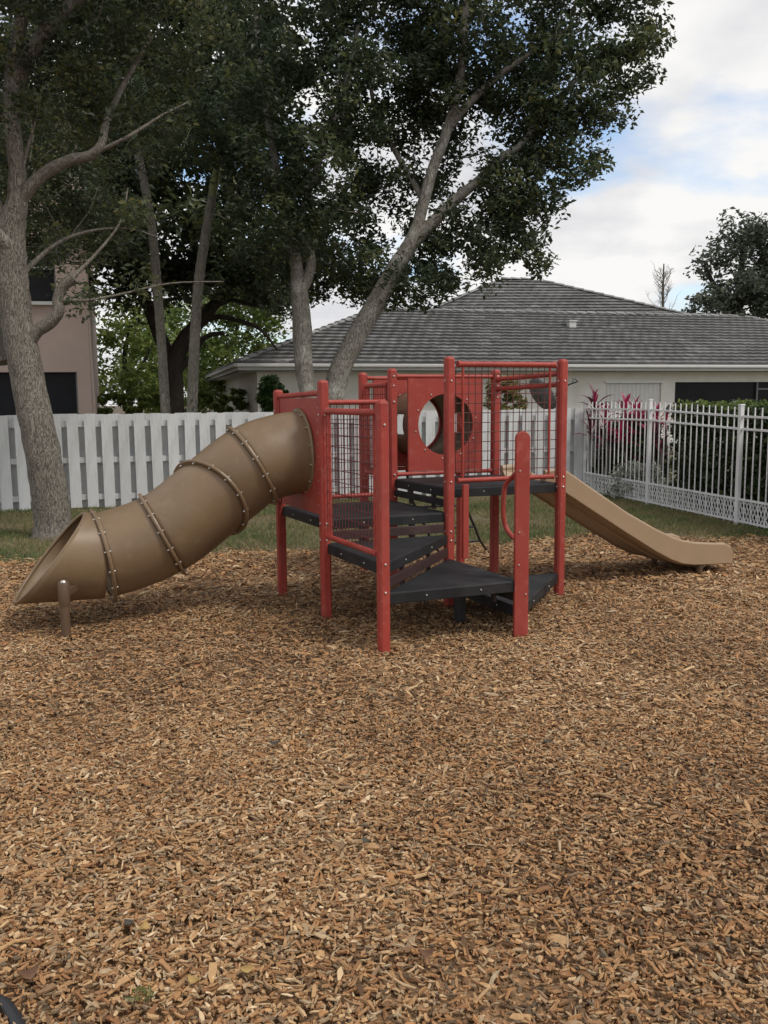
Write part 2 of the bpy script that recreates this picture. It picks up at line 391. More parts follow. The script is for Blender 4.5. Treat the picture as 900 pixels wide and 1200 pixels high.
def make_grass(name, n, x0, x1, f0, f1, seed, label):
    rg = np.random.default_rng(seed)
    x = rg.uniform(x0, x1, n); t = rg.random(n)
    y = f0(x) + (f1(x) - f0(x)) * t
    nz = np.sin(x * 1.9 + 2) * np.sin(y * 2.3) + .6 * np.sin(x * 4.7 + y * 1.3) * np.sin(y * 5.1 + 1) + .4 * np.sin(x * 11 + 3) * np.sin(y * 9)
    keep = rg.random(n) < (.62 + .38 * nz).clip(.12, 1) * np.minimum(1, .25 + 1.4 * np.minimum((y - f0(x)) / .9, 1))
    x, y, nz = x[keep], y[keep], nz[keep]; n = len(x)
    h = rg.uniform(.025, .065, n); a = rg.uniform(0, 2 * np.pi, n); w = rg.uniform(.003, .0055, n); le = rg.uniform(.1, .9, n) * h; b = rg.uniform(0, 2 * np.pi, n)
    P = np.zeros((n, 4, 3))
    P[:, 0] = np.stack([x - np.cos(a) * w, y - np.sin(a) * w, np.zeros(n) - .006], -1)
    P[:, 1] = np.stack([x + np.cos(a) * w, y + np.sin(a) * w, np.zeros(n) - .006], -1)
    P[:, 2] = np.stack([x + np.cos(a) * w * .7 + np.cos(b) * le * .4, y + np.sin(a) * w * .7 + np.sin(b) * le * .4, h * .6], -1)
    P[:, 3] = np.stack([x + np.cos(b) * le, y + np.sin(b) * le, h], -1)
    ti = (.5 + .25 * nz + rg.normal(0, .22, n)).clip(0, 1)
    F = np.array([[0, 1, 2], [0, 2, 3]])
    faces = (F[None] + (np.arange(n) * 4)[:, None, None]).reshape(-1, 3)
    o = np_mesh(name, P.reshape(-1, 3), 3, faces, M['grass'], tint=np.repeat(ti, 4))
    return tag(o, label, 'grass', kind='stuff')
def fence_y(x): return FB.y + (x - FB.x) * (FE.y - FB.y) / (FE.x - FB.x) - .05
def metal_y(x): return np.interp(x, [M0.x, M3.x], [M0.y, M3.y])
make_grass('grass', 95000, -7.5, 2.2, lambda x: chip_edge(x) - .15, lambda x: fence_y(x), 5, 'patchy short green lawn in front of the white board fence')
make_grass('grass', 60000, 2.2, 5.6, lambda x: chip_edge(x) - .15, lambda x: np.minimum(fence_y(x), 15.2), 6, 'thin worn lawn beside the white metal picket fence')

# ================================================================== PLAY STRUCTURE
E0 = V((.497, 6.67, 0)); U = V((.925, .37, 0)); Vv = V((-.42, .865, 0)); un = U.normalized(); vn = Vv.normalized()
PE = E0; PB = E0 - U; PG = E0 + U; PD = E0 + Vv; PA = PB + Vv; PC = PB - Vv; PF = E0 - Vv; PH = PG + Vv; PI = PD + Vv * .62; PJ = PH + Vv * .62
play = thing('play_structure', E0, 'red and black playground climbing structure with a brown tube slide and a tan open slide', 'play structure')
def dz(p, z): return V((p.x, p.y, z))
HP = .034
def mkpost(p, z1, name='post', z0=-.06, h=HP, bolts=()):
    b = MB(); b.post(p, z0, z1, h, un, vn); o = b.build(name, M['red'], play)
    if bolts:
        b = MB()
        for z, n in bolts: b.bolt(dz(p, z) + n * h, n)
        tag(b.build('bolts', M['steel'], o), kind='stuff')
    return o
def bz(zs, ns): return [(z, n) for z in zs for n in ns]
mkpost(PA, 1.69, bolts=bz((1.52, .8), (-vn, -un)))
mkpost(PB, 1.745, bolts=bz((1.50, .72, .60), (-vn, -un)))
mkpost(PC, 1.60, bolts=bz((1.45, .58, .40), (-vn, un)))
mkpost(PD, 1.865, bolts=bz((1.72, .78), (-vn, un)))
mkpost(PE, 1.92, bolts=bz((1.74, .98, .60, .53), (-vn, -un, un)))
mkpost(PG, 1.91, bolts=bz((1.74, .98, .9), (-vn, -un)))
mkpost(PH, 1.862, bolts=bz((1.72, 1.62), (-vn,)))
mkpost(PI, 1.85)
mkpost(PJ, 1.85)
# flat grab board with rounded top standing at the foot of the steps
b = MB(); prof = []
for k in range(13): a = math.pi * k / 12; prof.append((.048 * math.cos(a), 1.39 - .048 + .048 * math.sin(a)))
prof = [(.048, -.06)] + prof + [(-.048, -.06)]
cf = MB(); fx = (un * .96 - vn * .28).normalized(); fy = V((-fx.y, fx.x, 0))
for sgn in (-1, 1): cf.v += [dz(PF, 0) + fx * a + fy * .022 * sgn + Z * z for a, z in prof]
n_ = len(prof)
cf.f = [tuple(range(n_)), tuple(range(2 * n_ - 1, n_ - 1, -1))] + [(i, i + n_, (i + 1) % n_ + n_, (i + 1) % n_) for i in range(n_)]
cf.sm = [False] * len(cf.f)
fo = cf.build('grab_post', M['red_panel'], play, bevel=.006)
b = MB()
for zb, dx in ((1.13, -.02), (.72, -.02), (.50, -.02), (.30, .028)): b.bolt(dz(PF, zb) + fx * dx - fy * .022, -fy, .009)
tag(b.build('bolts', M['steel'], fo), kind='stuff')
hp = [dz(PF, 1.13) - fx * .02 + fy * .03, dz(PF, 1.10) - fx * .02 + fy * .10, dz(PF, 1.02) - fx * .06 + fy * .20, dz(PF, .93) - fx * .07 + fy * .22, dz(PF, .80) - fx * .07 + fy * .22, dz(PF, .71) - fx * .05 + fy * .20, dz(PF, .66) - fx * .02 + fy * .11, dz(PF, .655) - fx * .01 + fy * .03]
b = MB(); b.tube(smooth_path(hp), .0165, 10); b.build('hand_loop', M['red'], fo)
# short red stile beside the tall corner post
b = MB(); sp = PE + un * .105 - vn * .06; b.box(dz(sp, .675), un * .024, vn * .014, Z * .285)
b.build('stile', M['red_panel'], play, bevel=.004)

# decks: black vinyl-coated perforated plates, one square or triangle each
DT = .075
def deck(poly, z, label):
    b = MB(); c = sum(poly, V()) / len(poly)
    pts = [(p + (c - p).normalized() * .006) for p in poly]
    b.prism([(p.x, p.y) for p in pts], z - DT, z, .010)
    o = b.build('deck', M['black'], play, bevel=.004)
    bb = MB(); n = len(poly)
    for i in range(n):
        p, q = pts[i], pts[(i + 1) % n]; d = (q - p); L = d.length; d.normalize(); nr = V((d.y, -d.x, 0))
        if nr.dot(c - p) > 0: nr = -nr
        for t in (.3, .7): bb.bolt(dz(p + d * L * t, z - DT * .5), nr, .009)
    tag(bb.build('bolts', M['steel'], o), kind='stuff')
    # a shallow field of drain holes, set as low studs on the tread
    if label: o['label'] = label
    return o
deck([PE, PG, PH, PD], .93, 'highest black square deck at the top of the open slide')
deck([PA, PB, PE, PD], .745, 'black square deck at the mouth of the tube slide')
deck([PB, PC, PE], .575, 'upper black triangular step')
deck([PC, PF, PE], .39, 'middle black triangular step')
deck([PE, PF, PG], .20, 'lowest black triangular step')
# risers between steps
def riser(a, b_, z0, z1, m, inset=.05):
    d = (b_ - a).normalized(); b = MB(); n = V((-d.y, d.x, 0))
    b.box((dz(a, (z0 + z1) / 2) + dz(b_, (z0 + z1) / 2)) / 2, d * ((b_ - a).length / 2 - inset), n * .012, Z * ((z1 - z0) / 2))
    o = b.build('riser', m, play, bevel=.003)
    for t in (.30, .70):
        b = MB(); q = a.lerp(b_, t); b.box(dz(q, (z0 + z1) / 2) + n * .028, d * .022, n * .010, Z * ((z1 - z0) / 2 + .045)); b.build('riser_bracket', M['riser'], o)
riser(PD, PE, .785, .838, M['black'])
riser(PB, PE, .592, .658, M['riser'])
riser(PC, PE, .412, .478, M['riser'])
riser(PF, PE, .235, .298, M['black'])
# short skirt legs under the steps
for p, z in ((PE + (PF - PE) * .5 - un * .18, .30),):
    b = MB(); b.post(p, -.05, z, .035, un, vn); b.build('step_leg', M['black_rope'], play)

def pipe(a, b_, r=.021, name='rail', parent=None, m='red'):
    d = (b_ - a).normalized(); b = MB()
    # pipe with flattened, widened ends and a bolt at each end
    b.tube([a + d * .04, a + d * .075, b_ - d * .075, b_ - d * .04], [r * 1.25, r, r, r * 1.25], 12)
    o = b.build(name, M[m], parent or play)
    return o
def mesh_panel(p, q, z0, z1, ncol, nrow, label, off=.0, drop=None):
    "red pipe frame filled with a welded wire grid"
    d = (q - p).normalized(); n = V((-d.y, d.x, 0)); a, c = p + d * .03, q - d * .03
    r = thing_part('mesh_panel', label)
    pipe(dz(a, z1) + n * off, dz(c, z1) + n * off, .022, 'top_rail', r)
    pipe(dz(a, z0) + n * off, dz(c, z0) + n * off, .019, 'bottom_rail', r)
    L = (q - p).length; f0, f1 = .115, L - .115
    for t in (f0, f1):
        b = MB(); b.tube([dz(p + d * t, z0 + .01) + n * off, dz(p + d * t, z1 - .01) + n * off], .010, 8); b.build('frame_bar', M['red'], r)
    w = MB()
    for i in range(ncol):
        x = p + d * (.055 + (L - .11) * i / (ncol - 1)); w.tube([dz(x, z0) + n * off, dz(x, z1) + n * off], .0034, 5, cap=False)
    for j in range(1, nrow):
        z = z0 + (z1 - z0) * j / nrow; w.tube([dz(p + d * .045, z) + n * (off + .005), dz(p + d * (L - .045), z) + n * (off + .005)], .0034, 5, cap=False)
    tag(w.build('wire_mesh', M['wire'], r), kind='stuff')
    return r
def thing_part(name, label=None):
    o = bpy.data.objects.new(name, None); COL.objects.link(o); o.parent = play; ORG[o.name] = ORG[play.name]
    if label: o['label'] = label
    return o
mesh_panel(PE, PG, .985, 1.865, 17, 12, 'wire mesh guard above the highest deck')
mesh_panel(PB, PC, .63, 1.525, 17, 11, 'wire mesh guard beside the upper triangular step')
mesh_panel(PA, PD, .80, 1.585, 17, 11, 'wire mesh guard at the back of the tube slide deck')
mesh_panel(PD, PI, .95, 1.73, 12, 10, 'narrow wire mesh guard beside the crawl tunnel')
pipe(dz(PH, 1.775), dz(PG, 1.80)); pipe(dz(PH, 1.69), dz(PG, 1.715))
b = MB()
for p, z in ((PD, 1.80), (PH, 1.80), (PH, 1.775), (PH, 1.69), (PD, 1.585), (PD, .965)):
    b.bolt(dz(p, z) - vn * (HP + .004), -vn, .013)
tag(b.build('bolts', M['steel'], play), kind='stuff')

def hole_panel(p, q, z0, z1, t0, t1, hc, hr, hz, name, m, th=.011, mid=None):
    "plastic sheet with a round hole: p,q ends; t0..t1 used range; hole centre (hc along, hz), radius hr"
    d = (q - p).normalized(); n = V((-d.y, d.x, 0)); L = (q - p).length
    N = 48; b = MB(); x0, x1 = t0 * L, t1 * L; cx = hc * L
    ang = [2 * math.pi * (k + .5) / N for k in range(N)]
    outer = []
    for a in ang:
        ca, sa = math.cos(a), math.sin(a)
        sx = ((x1 - cx) / ca if ca > 0 else (x0 - cx) / ca) if abs(ca) > 1e-6 else 1e9
        sz = ((z1 - hz) / sa if sa > 0 else (z0 - hz) / sa) if abs(sa) > 1e-6 else 1e9
        s_ = min(sx, sz); outer.append((cx + ca * s_, hz + sa * s_))
    for cxx, czz in ((x0, z0), (x1, z0), (x1, z1), (x0, z1)):       # snap nearest to the corners
        k = min(range(N), key=lambda i: (outer[i][0] - cxx) ** 2 + (outer[i][1] - czz) ** 2); outer[k] = (cxx, czz)
    inner = [(cx + hr * math.cos(a), hz + hr * math.sin(a)) for a in ang]
    P3 = lambda xz, s_: dz(p + d * xz[0], xz[1]) + n * th * s_
    vs = [P3(o, s_) for s_ in (-1, 1) for ring in (outer, inner) for o in ring]
    fs = []
    for i in range(N):
        j = (i + 1) % N
        fs += [(i, j, N + j, N + i), (2 * N + j, 2 * N + i, 3 * N + i, 3 * N + j), (i, 2 * N + i, 2 * N + j, j), (N + i, N + j, 3 * N + j, 3 * N + i)]
    b.add(vs, fs)
    o = b.build(name, m, play)
    bb = MB()
    for k in range(10):
        a = 2 * math.pi * (k + .3) / 10
        bb.bolt(dz(p + d * (cx + (hr + .03) * math.cos(a)), hz + (hr + .03) * math.sin(a)) - n * th, -n, .011)
        bb.bolt(dz(p + d * (cx + (hr + .03) * math.cos(a)), hz + (hr + .03) * math.sin(a)) + n * th, n, .011)
    tag(bb.build('bolts', M['steel'], o), kind='stuff')
    return o
# crawl tunnel between two red sheets
HZ = 1.385; HR = .265; LU = U.length
hole_panel(PD, PH, .985, 1.785, .145, .865, .505, HR, HZ, 'tunnel_panel', M['red_panel'])
hole_panel(PI, PJ, .985, 1.785, .10, .90, .505, HR, HZ, 'tunnel_panel', M['red_panel'])
pipe(dz(PD, 1.80), dz(PH, 1.80), .018); pipe(dz(PD, .965), dz(PH, .965), .018)
pipe(dz(PI, 1.80), dz(PJ, 1.80), .018); pipe(dz(PI, .965), dz(PJ, .965), .018)
tun = thing_part('crawl_tunnel', 'short brown plastic crawl tunnel with side portholes')
b = MB(); N = 40; ax0 = PD.lerp(PH, .505); K = 9; ins = []
tl = (Vv * .62)
for i in range(K):
    c = ax0 + tl * (.02 + .96 * i / (K - 1))
    for k in range(N):
        a = 2 * math.pi * k / N; b.v.append(dz(c, HZ) + (un * math.cos(a) + Z * math.sin(a)) * (HR + .02))
for i in range(K - 1):
    for k in range(N):
        a = (k + .5) / N * 360
        side = min(abs((a - 180 + 180) % 360 - 180), abs((a + 180) % 360 - 180))
        if (i in (3, 4)) and (side < 14): continue              # portholes on both sides
        k2 = (k + 1) % N; b.f.append((i * N + k, i * N + k2, i * N + N + k2, i * N + N + k)); b.sm.append(True)
o = b.build('tunnel_tube', M['brown_post'], tun); md = o.modifiers.new('thickness', 'SOLIDIFY'); md.thickness = .012
# tube slide entrance sheet on the left side
hole_panel(PB, PA, .775, 1.62, .05, .95, .50, .29, 1.205, 'slide_panel', M['red_panel'])
pipe(dz(PA, 1.635), dz(PB, 1.655), .020)
for t in (.95, .05):
    b = MB(); q = PB.lerp(PA, t); b.box(dz(q, 1.2) - un * .016, vn * .018, un * .004, Z * .41)
    o = b.build('panel_edge_strip', M['red'], play)
bb = MB()
for z in np.linspace(.85, 1.55, 9): bb.bolt(dz(PB.lerp(PA, .05), z) - un * .02, -un, .009)
tag(bb.build('bolts', M['steel'], o), kind='stuff')

# ---- tube slide
tube = thing_part('tube_slide', 'closed brown spiral tube slide with bolted flanges')
TR = .30
mid = (PA + PB) / 2
cps = [dz(mid, 1.205), dz(mid, 1.195) - un * .13, at(295, 546, 6.60), at(246, 584, 6.54), at(190, 626, 6.44), at(120, 651, 6.29), at(60, 658, 6.13), at(20, 662, 6.03)]
path = smooth_path(cps, k=12)
def frame(i):
    d = (path[min(i + 1, len(path) - 1)] - path[max(i - 1, 0)]).normalized()
    x = d.cross(Z).normalized(); y = x.cross(d); return d, x, y
def ring(i, r, n=40):
    d, x, y = frame(i); return [path[i] + (x * math.cos(2 * math.pi * k / n) + y * math.sin(2 * math.pi * k / n)) * r for k in range(n)]
fl = [0, 24, 36, 48, 60]       # flange stations on the path
SKEW = [0, .035, .20, .0, .02]  # how far each seam is cut aslant
names = ['entry', 'upper', 'middle', 'lower']
for a, c in zip(fl[:-1], fl[1:]):
    b = MB(); n = 40
    for i in range(a, c + 1):
        t = (i - a) / (c - a); d_i = frame(i)[0]; sk_ = SKEW[fl.index(a)] * (1 - t) + SKEW[fl.index(c)] * t
        b.v += [p + d_i * sk_ * math.cos(2 * math.pi * k / n) for k, p in enumerate(ring(i, TR * (1 + .008 * math.sin(math.pi * t))))]
    for i in range(c - a):
        for k in range(n):
            k2 = (k + 1) % n; b.f.append((i * n + k, i * n + k2, i * n + n + k2, i * n + n + k)); b.sm.append(True)
    o = b.build('tube_section', M['tan'], tube); md = o.modifiers.new('thickness', 'SOLIDIFY'); md.thickness = .01
# exit section cut on a long slant
b = MB(); n = 48; i0 = fl[-1]; d0, x0, y0 = frame(i0); dE = (d0 + V((0, 0, .03))).normalized()
K = 10; d_ = V((d0.x, d0.y, .035)).normalized(); y0 = x0.cross(d_)
for s_ in range(K + 1):
    for k in range(n):
        a = 2 * math.pi * k / n; up = math.sin(a)
        Lk = .12 + .47 * ((1 - up) / 2)
        t = s_ / K; rr = TR * (1 + .02 * t ** 2)
        b.v.append(path[i0] + d_ * (Lk * t) + (x0 * math.cos(a) + y0 * math.sin(a)) * rr)
for s_ in range(K):
    for k in range(n):
        k2 = (k + 1) % n; b.f.append((s_ * n + k, s_ * n + k2, s_ * n + n + k2, s_ * n + n + k)); b.sm.append(True)
ex = b.build('exit_section', M['tan'], tube); md = ex.modifiers.new('thickness', 'SOLIDIFY'); md.thickness = .012
rim = b.v[K * n:(K + 1) * n]
b = MB(); b.tube(rim + [rim[0]], .012, 8, cap=False); b.build('rim', M['tan'], ex)
# flanges with bolts
for q, i in enumerate(fl):
    d, x, y = frame(i); n = 48; b = MB(); w = .012
    prof = [(-w, TR - .004), (-w, TR + .038), (-w * .2, TR + .043), (w * .2, TR + .043), (w, TR + .038), (w, TR - .004)]
    for k in range(n):
        a = 2 * math.pi * k / n; e = x * math.cos(a) + y * math.sin(a)
        for o_, r_ in prof: b.v.append(path[i] + d * (o_ + SKEW[q] * math.cos(a)) + e * r_)
    m6 = len(prof)
    for k in range(n):
        k2 = (k + 1) % n
        for j in range(m6 - 1): b.f.append((k * m6 + j, k * m6 + j + 1, k2 * m6 + j + 1, k2 * m6 + j)); b.sm.append(False)
    fo_ = b.build('flange', M['tan'], tube)
    bb = MB()
    for k in range(14):
        a = 2 * math.pi * (k + .5) / 14; e = x * math.cos(a) + y * math.sin(a)
        c_ = path[i] + d * SKEW[q] * math.cos(a); bb.tube([c_ - d * (w + .010) + e * (TR + .020), c_ + d * (w + .012) + e * (TR + .020)], [.0075, .0065], 7, smooth=False)
    tag(bb.build('bolts', M['steel'], fo_), kind='stuff')
# support post under the exit
sp = gnd(78, 750); tp = at(79, 682, sp.y)
b = MB(); b.tube([dz(sp, -.05), dz(sp, .27)], .032, 14); po = b.build('support_post', M['brown_post'], tube)
b = MB(); b.tube([dz(sp, .24), dz(sp, .27), dz(sp, tp.z - .012), dz(sp, tp.z)], [.034, .039, .040, .034], 14); b.build('clamp', M['brown_post'], po)
b = MB(); b.tube([dz(sp, tp.z), dz(sp, tp.z + .012)], [.022, .016], 10); b.build('cap_bolt', M['steel'], po)
b = MB(); b.box(dz(sp, .33) + V((.02, .14, 0)), V((.02, 0, 0)), V((0, .13, 0)), Z * .02); b.build('bracket', M['brown_post'], po)

# ---- open slide: one moulded trough with rolled side walls
osl = thing_part('open_slide', 'tan moulded open slide with rolled side walls')
pr = [(-.02, .92, 1.02), (.10, .90, 1.03), (.20, .835, 1.003), (.50, .655, .817), (.81, .47, .627), (1.13, .285, .46), (1.30, .20, .385), (1.42, .155, .345), (1.56, .132, .316), (1.75, .122, .297), (1.90, .117, .285), (1.97, .112, .255), (2.0, .108, .205)]   # along, bed height, wall top
ss = []
for i in range(len(pr) - 1):
    for j in range(4): t = j / 4; ss.append(tuple(pr[i][q] * (1 - t) + pr[i + 1][q] * t for q in range(3)))
ss.append(pr[-1])
w0, w1 = .20 * Vv.length, .86 * Vv.length
b = MB(); ncs = 0
for s_, zb, zt in ss:
    base = PG + U * s_; P = lambda v_, z: dz(base + vn * v_, z)
    h = zt - zb
    cs = [P(w0 - .018, zb - .022), P(w0 - .018, zb + h * .3), P(w0 - .020, zt - .015), P(w0 - .012, zt), P(w0 + .012, zt), P(w0 + .022, zt - .02), P(w0 + .03, zb + .05), P(w0 + .07, zb + .004),
          P((w0 + w1) / 2, zb - .004), P(w1 - .07, zb + .004), P(w1 - .03, zb + .05), P(w1 - .022, zt - .02), P(w1 - .012, zt), P(w1 + .012, zt), P(w1 + .02, zt - .015), P(w1 + .02, zb + h * .3), P(w1 + .012, zb - .022),
          P(w1 - .05, zb - .04), P(w1 - .06, zb - .022), P(w0 + (w1 - w0) * .67, zb - .022), P(w0 + (w1 - w0) * .65, zb - .04), P(w0 + (w1 - w0) * .36, zb - .04), P(w0 + (w1 - w0) * .34, zb - .022), P(w0 + .06, zb - .022), P(w0 + .05, zb - .04)]
    ncs = len(cs); b.v += cs
for i in range(len(ss) - 1):
    for k in range(ncs):
        k2 = (k + 1) % ncs; b.f.append((i * ncs + k, i * ncs + ncs + k, i * ncs + ncs + k2, i * ncs + k2)); b.sm.append(False)
b.f += [tuple(range(ncs)), tuple(range(len(b.v) - 1, len(b.v) - ncs - 1, -1))]; b.sm += [False, False]
o = b.build('trough', M['tan_slide'], osl, bevel=.006)
for v_ in (w0 + .03, w1 - .03):
    b = MB(); q = PG + U * 1.66 + vn * v_; b.tube([dz(q, -.04), dz(q, .115)], .028, 12); b.build('leg', M['brown_post'], osl)
b = MB(); q = PG + U * 1.66; b.beam(dz(q + vn * (w0 - .0), .085), dz(q + vn * (w1), .085), .05, .035); b.build('cross_bar', M['brown_post'], osl)
# ---- black arched climber at the back
cl = thing_part('arch_climber', 'black bent-bar climber leaning against the back of the structure')
q1 = PJ + un * -.42; q2 = PJ + un * -.02
p_ = [at(538, 575, 8.75), at(545, 592, 8.8), at(556, 617, 8.9), at(563, 634, 9.0), gnd(573, 648)]
for k, off in enumerate((V((0, 0, 0)), V((-.50, -.16, 0)))):
    b = MB(); b.tube(smooth_path([PJ * 0 + p + off for p in ([dz(p_[0], 1.05) + V((-.04, -.1, 0))] + p_)]), .013, 8); b.build('side_bar', M['black_rope'], cl)
for t in (1, 2, 3):
    a = p_[t]; c = a + V((-.50, -.16, 0)); b = MB(); b.tube(smooth_path([a, (a + c) / 2 + V((.03, -.05, .012)), c]), .012, 8); b.build('rung', M['black_rope'], cl)

# ================================================================== WHITE BOARD FENCE
fd = (FE - FB); fd.z = 0; fd.normalize(); fn = V((-fd.y, fd.x, 0))       # fn points away from the camera
F0 = dz(FB - fd * 2.2, 0); FL = (FE - F0).length + 1.25
FH = 1.43
fence = thing('board_fence', F0, 'white painted shadowbox board fence behind the lawn', 'fence')
rng = random.Random(3)
def rot_to(d): return math.atan2(d.y, d.x)
def board_mesh(name, w, h, t, m):
    b = MB(); b.box((0, 0, h / 2), (w / 2, 0, 0), (0, t / 2, 0), (0, 0, h / 2))
    me = bpy.data.meshes.new(name); me.from_pydata([tuple(p) for p in b.v], [], b.f); me.materials.append(m); return me
bm_ = board_mesh('board', .158, FH - .02, .018, M['white_wood'])
pitch = .243; nb = int(FL / pitch)
for side in (0, 1):
    for i in range(nb):
        o = bpy.data.objects.new('board', bm_); COL.objects.link(o); o.parent = fence
        t = (i + .5 + .5 * side) * pitch
        p = fd * (t + rng.uniform(-.006, .006)) + fn * (-.030 if side == 0 else .030 + .045)
        o.location = (p.x, p.y, .02 + rng.uniform(-.012, .006)); o.rotation_euler = (rng.uniform(-.004, .004), rng.uniform(-.006, .006), rot_to(fd))
for z in (.18, .74, 1.28):
    for s_ in range(int(FL / 2.43) + 1):
        a, c = s_ * 2.43, min((s_ + 1) * 2.43, FL)
        if c - a < .1: continue
        b = MB(); b.beam(F0 + fd * a + fn * .02 + Z * z, F0 + fd * (c - .004) + fn * .02 + Z * z, .036, .085); b.build('rail', M['white_wood'], fence)
for s_ in range(int(FL / 2.43) + 2):
    t = min(s_ * 2.43, FL); b = MB(); p = F0 + fd * t + fn * .135
    b.box(dz(p, FH / 2 - .05), fd * .045, fn * .045, Z * (FH / 2)); b.build('post', M['white_wood'], fence)

# ================================================================== WHITE METAL PICKET FENCE
md_ = (M2 - M1); PL = md_.length; md_.normalize(); mn = V((-md_.y, md_.x, 0))
mf = thing('picket_fence', M0, 'white metal picket fence with fine lattice along its foot', 'fence')
MH = [1.60, 1.60, 1.535, 1.50]
pts4 = [M0, M1, M2, M3]
for p, h in zip(pts4, MH):
    b = MB(); b.box(dz(p, h / 2 - .04), md_ * .027, mn * .027, Z * (h / 2 + .0)); po = b.build('post', M['white_metal'], mf, bevel=.004)
    b = MB(); b.box(dz(p, h - .03), md_ * .032, mn * .032, Z * .012); b.build('post_cap', M['white_metal'], po, bevel=.006)
for k in range(3):
    p, q = pts4[k], pts4[k + 1]; L = (q - p).length; d = (q - p).normalized()
    h0, h1 = MH[k] - .055, MH[k + 1] - .055
    for dz0, hh in ((-.115, .026), (-.27, .026)):
        b = MB(); b.beam(dz(p, h0 + dz0) + d * .032, dz(q, h1 + dz0) - d * .032, .026, hh); b.build('rail', M['white_metal'], mf)
    for z in (.33, .055):
        b = MB(); b.beam(dz(p, z) + d * .032, dz(q, z) - d * .032, .026, .026); b.build('rail', M['white_metal'], mf)
    npk = 15
    for i in range(npk):
        t = (i + 1) / (npk + 1); h = h0 + (h1 - h0) * t
        b = MB(); c = p.lerp(q, t); b.post(c, .02, h, .0068, md_, mn, .001, .012); b.build('picket', M['white_metal'], mf)
    w = MB(); nn = 34                       # lattice with rings between the two lower rails
    z0, z1 = .07, .318
    for i in range(nn):
        for a_, c_ in ((0, 1), (1, 0)):
            for zz0, zz1 in ((z0, (z0 + z1) / 2), ((z0 + z1) / 2, z1)):
                w.beam(dz(p + d * (.04 + (L - .08) * (i + a_) / nn), zz0), dz(p + d * (.04 + (L - .08) * (i + c_) / nn), zz1), .006, .011)
    tag(w.build('lattice', M['white_metal'], mf), kind='stuff')

# ================================================================== BUILDINGS
def roof_face(tiles, tint, e0, e1, r0, r1, rows, tw, rg, lift=.06):
    "tiled slope between eave e0-e1 and ridge r0-r1: every course a row of tiles stepping over the one below"
    nrm = (e1 - e0).cross(((r0 + r1) / 2) - ((e0 + e1) / 2)).normalized()
    if nrm.z < 0: nrm = -nrm
    for i in range(rows):
        t0, t1 = i / rows, min(1, (i + 1.06) / rows)
        a0, a1 = e0.lerp(r0, t0), e1.lerp(r1, t0); c0, c1 = e0.lerp(r0, t1), e1.lerp(r1, t1)
        L = (a1 - a0).length; nt_ = max(1, int(L / tw)); sh = .5 if i % 2 else 0
        for j in range(-1, nt_ + 1):
            s0, s1 = max(0, (j + sh) / nt_), min(1, (j + sh + .985) / nt_)
            if s1 - s0 < .15 / nt_: continue
            l = lift * rg.uniform(.9, 1.12); k = len(tiles.v)
            p0, p1, p2, p3 = a0.lerp(a1, s0), a0.lerp(a1, s1), c0.lerp(c1, s1), c0.lerp(c1, s0); pm, pm2 = (p0 + p1) / 2, (p2 + p3) / 2
            tiles.v += [p0 + nrm * l, pm + nrm * (l + .018), p1 + nrm * l, p2 + nrm * .002, pm2 + nrm * .012, p3 + nrm * .002, p0 - nrm * .01, p1 - nrm * .01]
            tiles.f += [(k, k + 1, k + 4, k + 5), (k + 1, k + 2, k + 3, k + 4), (k + 6, k + 7, k + 2, k + 1, k)]; tiles.sm += [False] * 3
            tint += [min(1, max(0, rg.gauss(.5, .11)))] * 8
def set_tint(o, tint):
    a = o.data.attributes.new('tint', 'FLOAT', 'POINT'); a.data.foreach_set('value', np.array(tint, np.float32))
def caps(roof, a, c, step, rg, r=.11):
    d = (c - a); n = int(d.length / step); d.normalize(); x = d.cross(Z).normalized(); y = x.cross(d)
    for i in range(n):
        p = a + d * step * i; q = p + d * step * 1.12; b = MB(); vs = []
        for pt, rr, up in ((p, r * 1.08, .045), (q, r * .95, .02)):
            for k in range(6): t = math.pi * k / 5; vs.append(pt + x * math.cos(t) * rr + y * (math.sin(t) * rr * .6 + up - .03))
        b.add(vs, [(k, k + 1, k + 7, k + 6) for k in range(5)] + [(5, 4, 3, 2, 1, 0), (6, 7, 8, 9, 10, 11)])
        o = b.build('ridge_tile', M['tile'], roof); set_tint(o, [min(1, max(0, rg.gauss(.92, .12)))] * 12)

rr = random.Random(8)
TH = math.radians(15); hw_ = V((math.cos(TH), math.sin(TH), 0)); hn = V((-math.sin(TH), math.cos(TH), 0))
EZ = 2.6
dr = ray(279, 425); H0 = V((0, 0, CAM_H)) + dr * ((EZ - CAM_H) / dr.z)
HA = 5.0; HL = 24.0; RISE = 1.95
house = thing('tiled_house', dz(H0, 0), 'single storey cream stucco house with grey tiled hip roof behind the fences', 'house')
OV = .55
def hp_(s_, t_, z): return dz(H0 + hw_ * s_ + hn * t_, z)
cornr = [hp_(0, 0, EZ), hp_(HL, 0, EZ), hp_(HL, 2 * HA, EZ), hp_(0, 2 * HA, EZ)]
R1, R2 = hp_(HA, HA, EZ + RISE), hp_(HL - HA, HA, EZ + RISE)
tl_, ti_ = MB(), []
roof_face(tl_, ti_, cornr[0], cornr[1], R1, R2, 17, .33, rr)
W3, W4 = hp_(0, 2 * HA + 9, EZ), hp_(HA, HA + 9, EZ + RISE)
roof_face(tl_, ti_, W3, cornr[0], W4, R1, 17, .33, rr)
roof_face(tl_, ti_, hp_(2 * HA, 2 * HA + 9, EZ), W3, W4, W4, 17, .8, rr)
roof_face(tl_, ti_, hp_(2 * HA, 2 * HA, EZ), hp_(2 * HA, 2 * HA + 9, EZ), R1, W4, 17, .8, rr)
roof_face(tl_, ti_, cornr[1], cornr[2], R2, R2, 17, .5, rr)
